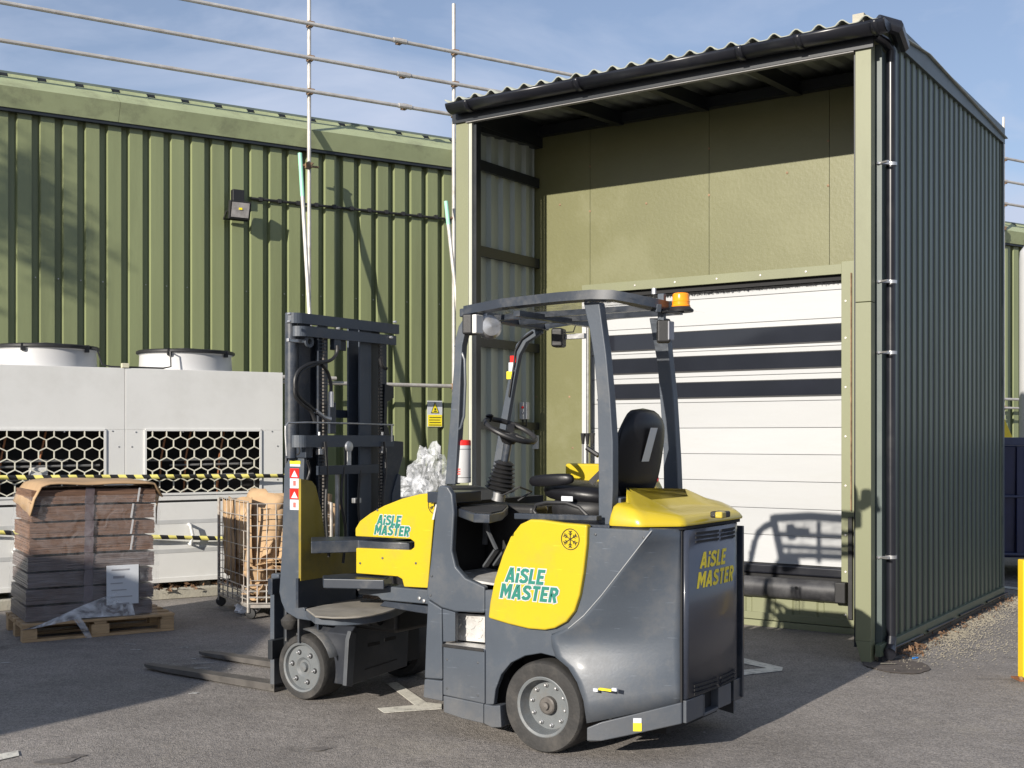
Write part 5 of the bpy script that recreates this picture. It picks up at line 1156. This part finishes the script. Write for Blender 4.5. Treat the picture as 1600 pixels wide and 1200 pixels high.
outl = [(.545, .08), (.3, .065), (-.05, .055), (-.25, .055), (-.36, .075), (-.44, .13), (-.485, .22), (-.50, .34), (-.49, .48), (-.455, .60), (-.38, .71), (-.26, .81), (-.1, .89), (.3, .95), (.62, .95)]
def crown(s_): return gz + .045 - .10 * max(0, (s_ - .15)) ** 1.3 - .35 * max(0, -s_ - .32) ** 1.2
m = MB(); lps = []
pts3 = [Vector(P(s_, l_, crown(s_))) for s_, l_ in outl]
n_ = len(pts3)
for i, p_ in enumerate(pts3):
    d = (pts3[min(i + 1, n_ - 1)] - pts3[max(i - 1, 0)]).normalized(); q = Vector((0, 0, 1)).cross(d).normalized()
    lps.append([p_ + q * x + Vector((0, 0, z)) for x, z in ((-.024, -.02), (.024, -.028), (.03, 0), (.016, .024), (-.024, .026))])
m.loft(lps); m.build('guard_frame', gund, fk, ang=50)
MB().bar(P(.545, .06, crown(.58) - .005), P(.62, .98, crown(.62) - .005), .06, .045).build('guard_front_bar', gund, fk, bev=.006)
fb(.2, .24, .08, .93, gz - .03, gz).build('guard_crossbar', gund, fk)
for l_ in (.34, .62): MB().bar(P(-.46, l_, gz - .0), P(.57, l_, crown(.6) - .01), .035, .03).build('guard_bar', gund, fk)
m = MB(); m.grid([[P(s_, l_, crown(s_) + .008) for l_ in (.09, .35, .65, .92)] for s_ in (-.46, -.3, -.1, .15, .4, .55)]); m.build('guard_roof_panel', polyc, fk)
fb(.30, .46, .9, .93, 2.17, 2.20).build('roof_label', white, fk)
# lamps
def lampbox(s_, l_, z_, dx, dy, dz, name, rot=0):
    o = MB().box(-dx, dx, -dy, dy, -dz, dz).build(name, black, fk, bev=.012); o.location = P(s_, l_, z_); o.rotation_euler = (0, 0, rot); return o
q = sd(733, 507, .05); lampbox(q[0], .06, q[1], .03, .045, .055, 'work_lamp', .2); fb(q[0] - .06, q[0] - .03, .03, .10, q[1] - .05, q[1] + .05).build('work_lamp_face', greyc, fk, bev=.006)
q = sd(764, 512, .16); c = Vector(P(q[0], .16, q[1]))
m = MB(); m.lathe([(0, 0), (.058, 0), (.066, .006), (.066, .02), (.05, .05), (0, .06)], c, (-.75, .62, .05), 28); m.build('round_lamp', steel, fk)
m = MB(); m.lathe([(0, 0), (.056, .0), (.0, -.012)], c + Vector((-.75, .62, .05)).normalized() * -.004, (-.75, .62, .05), 28); m.build('round_lamp_lens', mat('lamp glass', (.6, .55, .3), .15, var=.3, vscale=30), fk)
MB().bar(c + Vector((.03, 0, .06)), c + Vector((.02, -.03, .14)), .02, .01).build('lamp_bracket', steel, fk)
q = sd(873, 528, .88); lampbox(q[0], .88, q[1], .035, .05, .055, 'reversing_lamp', .3); MB().tube([P(q[0] - .04, .88, q[1] + .03), P(q[0] - .10, .88, q[1] + .03), P(q[0] - .12, .88, q[1] + .08)], .004, 6).build('cable', black, fk)
# rear work lamp, bracket and beacon
q = rd(1038, 518, -.52); c = Vector(P(-.53, q[0], q[1]))
c_l, c_z = rd(1037, 518, -.50)
o = lampbox(-.50, c_l, c_z, .035, .04, .058, 'rear_work_lamp', .5); fb(-.545, -.537, c_l - .03, c_l + .03, c_z - .045, c_z + .05).build('rear_work_lamp_lens', greyprint, fk, bev=.004)
bl_, bz_ = rd(1064, 487, -.58)
MB().bar(P(-.47, c_l - .06, bz_ + .02), P(-.52, bl_ - .12, bz_ + .01), .03, .04).build('beacon_bracket', gunm, fk, bev=.004)
MB().bar(P(-.50, c_l - .02, c_z + .05), P(-.50, c_l - .02, bz_ + .09), .03, .035, up=(1, 0, 0)).build('beacon_bracket', gunm, fk, bev=.004)
MB().bar(P(-.53, bl_ - .10, bz_ - .006), P(-.585, bl_ - .01, bz_ - .006), .06, .008).build('beacon_plate', black, fk)
MB().lathe([(0, -.002), (.062, -.002), (.064, .008), (.05, .02), (.048, .024), (0, .024)], P(-.58, bl_, bz_), (0, 0, 1), 28).build('beacon_base', black, fk)
MB().lathe([(.046, .024), (.047, .03), (.044, .034), (.044, .048), (.0455, .05), (.043, .054), (.042, .085), (.036, .092), (0, .094)], P(-.58, bl_, bz_), (0, 0, 1), 32).build('beacon', orange, fk)
MB().tube([P(-.46, c_l - .03, bz_ + .09), P(-.46, c_l - .03, bz_ + .12)], .012, 8).build('wing_bolt', steel, fk)

# ================================================================== front frame
YL = .10
yp = [(681, 769), (655, 772), (628, 779), (600, 790), (578, 802), (562, 814), (555, 826), (555, 838), (641, 842.5), (647, 847), (647, 855), (641, 859.5), (556, 856), (556, 896), (621, 901), (628, 905), (631, 917), (668, 919)]
sp(yp, YL, YL + .035, 'yellow_front_panel', yel, bev=.006)
logo(YL - .0005, (sd(589, 819.5, YL), sd(585, 835, YL)), .056)
ringdeco(680, 789, .05, YL - .002, 'snowflake_emblem')
sp([(684, 770), (680, 790), (675, 812), (678, 812), (686, 770)], YL - .03, YL - .02, 'white_edge_tape', white, bev=0)
sp([(558, 912), (670, 922), (684, 925), (684, 948), (664, 944), (596, 938), (590, 932), (559, 928)], YL + .005, YL + .12, 'linkage_beam', gunm, bev=.008)
sp([(600, 939), (684, 949), (684, 962), (650, 957), (592, 947)], YL + .03, YL + .5, 'linkage_plate', gund, bev=.006)
fb(.78, 1.22, YL + .14, .95, .86, .98).build('pivot_block', gunr, fk, bev=.01); fb(.80, 1.1, .3, .9, .66, .85).build('pivot_block', gunr, fk, bev=.01)
fb(.76, .84, .18, CWD - .1, .5, 1.2).build('pivot_wall', gund, fk)
# pivot arms (flat plates with rounded end)
def arm(pts, z, th, name, m_=gund):
    return MB().prism([P(*(*hd(x, y, z), z)) for x, y in pts], (0, 0, -th)).build(name, m_, fk, bev=.006)
arm([(486, 839), (555, 838), (600, 838), (640, 841), (655, 845), (640, 847.5), (600, 847), (560, 844), (486, 846)], 1.0, .07, 'upper_pivot_arm', gund)
arm([(504, 899), (540, 896), (580, 896), (612, 899), (600, 906), (560, 905), (505, 904)], .80, .055, 'lower_pivot_arm', gund)
fb(1.05, 1.2, .22, .5, .8, 1.0).build('pivot_pin_housing', gunr, fk, bev=.02)
arm([(478, 951), (505, 945), (545, 940), (590, 936), (630, 936), (640, 940), (625, 948), (612, 953), (598, 957), (580, 960.5), (560, 963), (540, 964), (520, 964), (492, 962)], .63, .012, 'turntable_plate', mat('dusty turntable', (.2, .185, .16), .75, var=.2, vscale=8, dirt=(.3, .27, .22), dscale=5, damt=.6))
arm([(478, 951), (505, 945), (545, 940), (590, 936), (630, 936), (640, 940), (625, 949), (612, 954), (598, 958), (580, 961.5), (560, 964), (540, 965), (520, 965), (492, 963)], .6175, .045, 'turntable_ring', gunm)
fb(1.25, 1.9, .35, 1.05, .44, .58).build('turntable_drum', black, fk, bev=.03)
MB().tube([P(1.78, .26, .52), P(1.35, .32, .53)], .045, 14).build('hydraulic_cylinder', black, fk); MB().tube([P(1.45, .30, .53), P(1.40, .30, .53)], .05, 14).build('cylinder_collar', gunr, fk)
for k in range(4): MB().tube([P(1.15 + .04 * k, .25 + .03 * k, .62), P(1.25 + .04 * k, .3 + .03 * k, .68), P(1.36 + .03 * k, .28, .65)], .011, 6).build('hydraulic_hose', mat('dusty hose', (.12, .09, .07), .7), fk)
# axle box
AS = 1.57
q = [rd(x, y, AS) for x, y in ((546, 1072), (546, 992), (556, 976), (578, 965), (632, 948), (640, 950), (637, 1041))]
MB().prism([P(AS, l_, z_) for l_, z_ in q], (.42, 0, 0)).build('axle_box', mat('near black steel', (.022, .025, .032), .4, var=.2, vscale=6, dirt=(.09, .085, .08), dscale=5, damt=.4), fk, bev=.008)
for x, y, w_, h_ in ((584, 1006, .055, .02), (609, 998, .055, .02)): l_, z_ = rd(x, y, AS); fb(AS - .003, AS + .004, l_ - w_, l_ + w_, z_ - h_ / 2, z_ + h_ / 2).build('axle_slot', dark, fk)
l_, z_ = rd(608, 972, AS); MB().lathe([(.03, 0), (.034, .006), (.02, .008), (0, .004)], P(AS, l_, z_), (-1, 0, 0), 20).build('axle_boss', black, fk)
l_, z_ = rd(588, 975, AS); MB().lathe([(.014, 0), (.014, .02), (0, .022)], P(AS, l_, z_), (-1, 0, 0), 6).build('grease_nipple', steel, fk)
a = rd(570, 1046, AS); b_ = rd(620, 1030, AS); MB().bar(P(AS - .001, a[0], a[1]), P(AS - .001, b_[0], b_[1]), .004, .006).build('axle_seam', dark, fk)
q = [rd(x, y, AS - .02) for x, y in ((541, 1072), (551, 1073), (557, 990), (549, 986), (545, 1000))]
MB().prism([P(AS - .02, l_, z_) for l_, z_ in q], (.03, 0, 0)).build('axle_end_plate', gunr, fk, bev=.003)
fb(1.6, 2.05, .42, 1.0, .16, .42).build('axle_beam', dark, fk)
# fender over the near front wheel
fa = []
for k in range(9):
    a = R_(20 + k * 14); fa.append((fs - math.cos(a) * .235, .198 + math.sin(a) * .235))
fa = [(s_, z_) for s_, z_ in fa if s_ < fs + .05]
m = MB(); m.grid([[P(s_, l_, z_) for s_, z_ in fa] for l_ in (fll + .015, fll + .23)]); o = m.build('fender', gunr, fk); md = o.modifiers.new('s', 'SOLIDIFY'); md.thickness = .008
# J shaped mast plate
JL = .15
sp([(475, 716), (453, 712), (444, 730), (442, 790), (440, 860), (436, 925), (439, 940), (446, 956), (464, 967), (491, 971), (494, 956), (476, 951), (466, 940), (464, 916), (469, 907), (470, 860), (473, 790)], JL, JL + .03, 'mast_side_plate', gunm, bev=.006)
sp([(452, 690), (478, 692), (478, 716), (451, 715)], JL - .012, JL + .05, 'tilt_block', gund, bev=.006)
s_, z_ = sd(464, 704, JL - .013); MB().lathe([(.028, 0), (.028, .003), (.02, .003), (.02, 0)], P(s_, JL - .012, z_), (0, 1, 0), 24, True).build('tilt_ring', dark, fk)
for (y0_, y1_, m_) in ((720, 725, ylwsign), (725.3, 729, paperm), (732, 747, redm), (747.5, 763, paperm), (763.5, 780, redm), (780.5, 797, paperm)): fdec(453, y0_, 467 if y0_ > 731 else 469, y1_, JL - .003, 'warning_sticker', m_)
for y in (746, 779):
    a = [sd(x, yy, JL - .005) for x, yy in ((455, y - 1), (465, y - .5), (460, y - 11))]; MB().prism([P(s_, JL - .005, z_) for s_, z_ in a], (0, -.0015, 0)).build('warning_triangle', paperm, fk)
for y in (754, 788): fdec(458, y - 3, 462, y + 5, JL - .0045, 'warning_figure', mat('red print', (.6, .12, .1), .5))
MB().prism([P(1.77, *rd(x, y, 1.77)) for x, y in ((470, 748), (488, 752), (494, 760), (503, 800), (508, 838), (514, 848), (556, 852), (556, 895), (470, 908))], (.02, 0, 0)).build('yellow_inner_panel', mat('shade darkened yellow paint', (.26, .195, .03), .35, var=.15, dirt=(.08, .075, .05), dscale=2.5, damt=.7), fk, bev=.003)  # the panel's shade is put into a darker yellow
MB().prism([P(1.775, *rd(x, y, 1.775)) for x, y in ((466, 904), (556, 891), (556, 940), (466, 950))], (.02, 0, 0)).build('inner_panel_base', gund, fk)
MB().lathe([(0, -.05), (.032, -.045), (.05, -.02), (.055, .01), (.03, .04), (0, .05)], P(*(lambda q: (q[0], .2, q[1]))(sd(453, 971, .2))), (0, 0, 1), 16).build('rubber_stop', rubber, fk)
# mast
MSs = 1.86
def ml(px): return rd(px, 600, MSs)[0]
def mz(px, py): return rd(px, py, MSs)[1]
MB().tube([P(MSs + .03, ml(461), 1.47), P(MSs + .03, ml(461), 2.34)], .038, 18).build('lift_cylinder', gund, fk)
def chan(px0, px1, s0, s1, z0, z1, m_=gund, name='mast_channel'):
    a, b_ = ml(px0), ml(px1); m = MB(); m.box(s0, s1, -b_, -b_ + .014, z0, z1) ; m.box(s0, s0 + .014, -b_ + .014, -a, z0, z1); m.box(s1 - .014, s1, -b_ + .014, -a, z0, z1); m.build(name, m_, fk, bev=.002)
chan(471, 489, MSs + .02, MSs + .14, .35, 2.30, gunr); chan(488, 503, MSs - .05, MSs + .06, .35, 2.28, gund)
chan(553, 571, MSs - .05, MSs + .06, .35, 2.32, gunm); chan(573, 590, MSs - .02, MSs + .08, .35, 2.28, darkm); chan(588, 608, MSs + .02, MSs + .12, .35, 2.26, gund)
for px in (494, 582):
    m = MB(); l_ = ml(px)
    for k in range(86): z = .45 + k * .021; m.box(MSs - .075, MSs - .06, -l_ - .011, -l_ + .011, z, z + .013)
    o = m.build('lift_chain', rimdark, fk)
def mbar(pxa, pxb, pya, s_, h, th, name, m_=gund, ret=.0, pyb=None):
    la, za_ = rd(pxa, pya, s_); lb_ = rd(pxb, pya, s_)[0]; pts = []
    for k in range(7):
        a = math.pi / 2 * k / 6; 
        if ret: pts.append((s_ + ret * (1 - math.sin(a)), la + ret * .8 * (1 - math.cos(a)) ))
    pts += [(s_, la + ret), (s_, lb_)] if ret else [(s_, la), (s_, lb_)]
    lo = [P(a, b_, za_ - h) for a, b_ in pts]; hi = [P(a, b_, za_) for a, b_ in pts]
    m = MB(); m.grid([lo, hi]); o = m.build(name, m_, fk, ang=25)
    for p_ in o.data.polygons: p_.use_smooth = False
    md = o.modifiers.new('s', 'SOLIDIFY'); md.thickness = th; md.offset = 0
    return la, lb_, za_
mbar(460, 621, 488, MSs - .06, .062, .03, 'mast_top_crossmember', gunm, .06)
mbar(469, 617, 509, MSs - .085, .06, .025, 'mast_crossmember', gunm, .05)
mbar(468, 613, 680, MSs - .10, .072, .03, 'mast_crossmember', gunm, .05)
mbar(497, 589, 728, MSs - .12, .055, .03, 'mast_crossmember', gund)
mbar(505, 560, 640, MSs + .08, .05, .02, 'mast_crossmember', gund)
mbar(500, 600, 880, MSs - .03, .12, .04, 'mast_crossmember', gund)
for px, py in ((457, 490), (457, 502), (533, 513), (613, 527), (619, 503)): l_, z_ = rd(px, py, MSs - .12); MB().lathe([(.009, 0), (.009, .02), (0, .022)], P(MSs - .085 if px < 600 else MSs - .10, l_, z_), (-1, 0, 0), 6).build('bolt', steel, fk)
# silver wire guard
MB().tube([P(MSs - .14, *rd(x, y, MSs - .14)) for x, y in ((448, 712), (446, 680), (446, 666), (450, 661), (480, 660), (560, 662), (615, 664))], .0055, 8).build('wire_rail', steel, fk)
MB().tube([P(MSs - .14, *rd(x, y, MSs - .14)) for x, y in ((612, 664), (612, 690))], .0055, 8).build('wire_rail', steel, fk)
# clamp, eye, hoses
l_, z_ = rd(458, 533, MSs); MB().bar(P(MSs - .03, ml(443), z_), P(MSs - .03, ml(470), z_), .02, .022).build('cylinder_clamp', steel, fk, bev=.004)
l_, z_ = rd(480, 534, MSs - .05); MB().lathe([(.018, 0), (.036, 0), (.036, .012), (.018, .012)], P(MSs - .06, l_, z_), (-1, 0, 0), 20, True).build('lifting_eye', gunm, fk)
def hose(pts, r=.0105, name='hydraulic_hose', m_=black, s_=MSs - .13):
    q = [P(s_, *rd(x, y, s_)) for x, y in pts]
    sm = []
    for i in range(len(q) - 1):
        p0, p1, p2, p3 = [Vector(q[min(max(j, 0), len(q) - 1)]) for j in (i - 1, i, i + 1, i + 2)]
        for k in range(5): t = k / 5; sm.append(.5 * ((2 * p1) + (p2 - p0) * t + (2 * p0 - 5 * p1 + 4 * p2 - p3) * t * t + (3 * p1 - p0 - 3 * p2 + p3) * t ** 3))
    sm.append(Vector(q[-1])); return MB().tube(sm, r, 8).build(name, m_, fk)
hose([(527, 540), (526, 552), (518, 562), (505, 566), (485, 568), (468, 578), (461, 592), (461, 610)])
hose([(505, 567), (488, 571), (470, 582), (464, 600), (466, 618), (480, 632), (496, 645)])
hose([(460, 606), (462, 620), (472, 632), (486, 643), (492, 660)]); hose([(503, 570), (512, 582), (517, 600), (517, 614)])
hose([(462, 612), (472, 626), (484, 634), (498, 648)], .009)
hose([(594, 560), (597, 572), (604, 576)], .012)
MB().tube([P(MSs - .13, *rd(x, y, MSs - .13)) for x, y in ((517, 612), (517, 636))], .017, 10).build('hose_fitting', steel, fk)
MB().tube([P(MSs - .13, *rd(x, y, MSs - .13)) for x, y in ((493, 642), (507, 652), (515, 655))], [.014, .011, .018], 10).build('hose_fitting', steel, fk)
a = rd(524, 532, MSs - .07); MB().box(MSs - .09, MSs - .05, -a[0] - .03, -a[0] + .03, a[1] - .06, a[1] + .02).build('hose_bracket', gund, fk, bev=.004)
a = rd(536, 533, MSs - .07); MB().box(MSs - .07, MSs - .06, -a[0] - .03, -a[0] + .03, a[1] - .06, a[1] + .04).build('hose_bracket', darkm, fk, bev=.003)
a = rd(520, 665, MSs - .1); MB().box(MSs - .105, MSs - .085, -a[0] - .025, -a[0] + .03, a[1] - .05, a[1] + .14).build('hose_post', gund, fk, bev=.004)
# grey pulley hook plate, rollers
l_, z_ = rd(546, 698, MSs - .12); MB().lathe([(0, 0), (.034, 0), (.036, .006), (.03, .014), (0, .016)], P(MSs - .11, l_, z_), (-1, 0, 0), 24).build('pulley', steel, fk)
MB().bar(P(MSs - .115, l_, z_ - .02), P(MSs - .115, l_ + .0, z_ - .125), .035, .012, up=(1, 0, 0)).build('pulley_strap', steel, fk, bev=.004)
for px, py in ((499, 706), (597, 704)): l_, z_ = rd(px, py, MSs - .1); MB().box(MSs - .12, MSs - .09, -l_ - .022, -l_ + .022, z_ - .018, z_ + .018).build('chain_anchor', steel, fk, bev=.004); MB().tube([P(MSs - .1, l_, z_), P(MSs - .1, l_, z_ + .12)], .008, 8).build('chain_rod', steel, fk)
a, b_ = ml(603), ml(628)
MB().prism([P(MSs - .02, *rd(x, y, MSs)) for x, y in ((604, 688), (627, 690), (627, 712), (618, 745), (607, 800), (604, 830), (596, 830), (596, 700))], (.05, 0, 0)).build('far_mast_bracket', gund, fk, bev=.005)
MB().prism([P(MSs - .03, *rd(x, y, MSs)) for x, y in ((617, 740), (621, 742), (621, 790), (606, 800), (608, 770))], (.01, 0, 0)).build('far_bracket_face', gunm, fk, bev=.003)
MB().prism([P(MSs - .02, *rd(x, y, MSs)) for x, y in ((598, 600), (612, 604), (612, 622), (602, 628), (601, 660), (606, 680), (596, 680))], (.03, 0, 0)).build('far_mast_bracket', darkm, fk, bev=.004)
# ---- carriage and forks
sC = 2.12
MB().box(sC, sC + .04, -.98, -.20, .62, .72).build('carriage_bar', gund, fk, bev=.005); MB().box(sC, sC + .04, -.98, -.20, .22, .34).build('carriage_bar', darkm, fk, bev=.005)
for l_ in (.3, .8): MB().box(sC - .06, sC, -l_ - .04, -l_, .25, .75).build('carriage_upright', darkm, fk)
for tip, lc in ((hd(233, 1037, .03), .315), (hd(316, 1018, .03), .85)):
    w_ = .05; st = tip[0]
    m = MB(); z_ = .035
    secs = []
    for s_, th, hw in ((sC + .05, .035, .05), (sC + .5, .03, .05), (st - .25, .018, .048), (st - .06, .01, .035), (st, .006, .008)):
        secs.append([P(s_, lc - hw, z_ - th / 2 - .012), P(s_, lc + hw, z_ - th / 2 - .012), P(s_, lc + hw, z_ + th / 2), P(s_, lc - hw, z_ + th / 2)])
    m.loft(secs); m.build('fork_blade', mat('dusty fork steel', (.09, .082, .075), .6, metal=.2, var=.3, vscale=6, dirt=(.16, .15, .13), dscale=4, damt=.5), fk, bev=.002)
    MB().box(sC + .05, sC + .085, -lc - .05, -lc + .05, .02, .66).build('fork_shank', gunm, fk, bev=.004)
    MB().box(sC + .03, sC + .10, -lc - .03, -lc + .03, .62, .74).build('fork_hook', gunm, fk, bev=.01)

# small fixings, seams and extra hoses
for px, py in ((674, 900), (672, 930), (700, 1075), (748, 1086), (700, 1030), (748, 1035), (930, 835), (1005, 840)):
    s_, z_ = sd(px, py, -.004); MB().lathe([(.007, 0), (.007, .004), (0, .006)], P(s_, -.010 if 690 < px < 757 else -.0005, z_), (0, 1, 0), 6).build('bolt', gunr, fk)
for px, py in ((560, 920), (655, 935), (662, 939), (575, 915)):
    s_, z_ = sd(px, py, YL); MB().lathe([(.011, 0), (.011, .006), (0, .009)], P(s_, YL + .004, z_), (0, 1, 0), 6).build('bolt', steel, fk)
for px, py in ((563, 880), (598, 872), (650, 880), (590, 797)):
    s_, z_ = sd(px, py, YL); MB().lathe([(.007, 0), (.007, .003), (0, .005)], P(s_, YL - .0005, z_), (0, 1, 0), 6).build('bolt', gunr, fk)
hose([(508, 690), (511, 740), (509, 800), (514, 870)], .009); hose([(537, 730), (533, 780), (540, 830), (536, 880)], .009); hose([(563, 735), (560, 790), (566, 850)], .008)
hose([(600, 690), (603, 730), (598, 780), (601, 830)], .008); hose([(480, 720), (484, 735), (480, 750)], .008)
MB().tube([P(MSs + .1, *rd(x, y, MSs + .1)) for x, y in ((545, 690), (545, 900))], .03, 14).build('free_lift_cylinder', darkm, fk)
MB().tube([P(MSs + .0, *rd(x, y, MSs)) for x, y in ((527, 740), (527, 900))], .014, 10).build('lift_rod', steel, fk)
l_, z_ = rd(556, 782, MSs - .1); MB().box(MSs - .12, MSs - .09, -l_ - .03, -l_ + .03, z_ - .016, z_ + .016).build('chain_anchor', steel, fk, bev=.004)
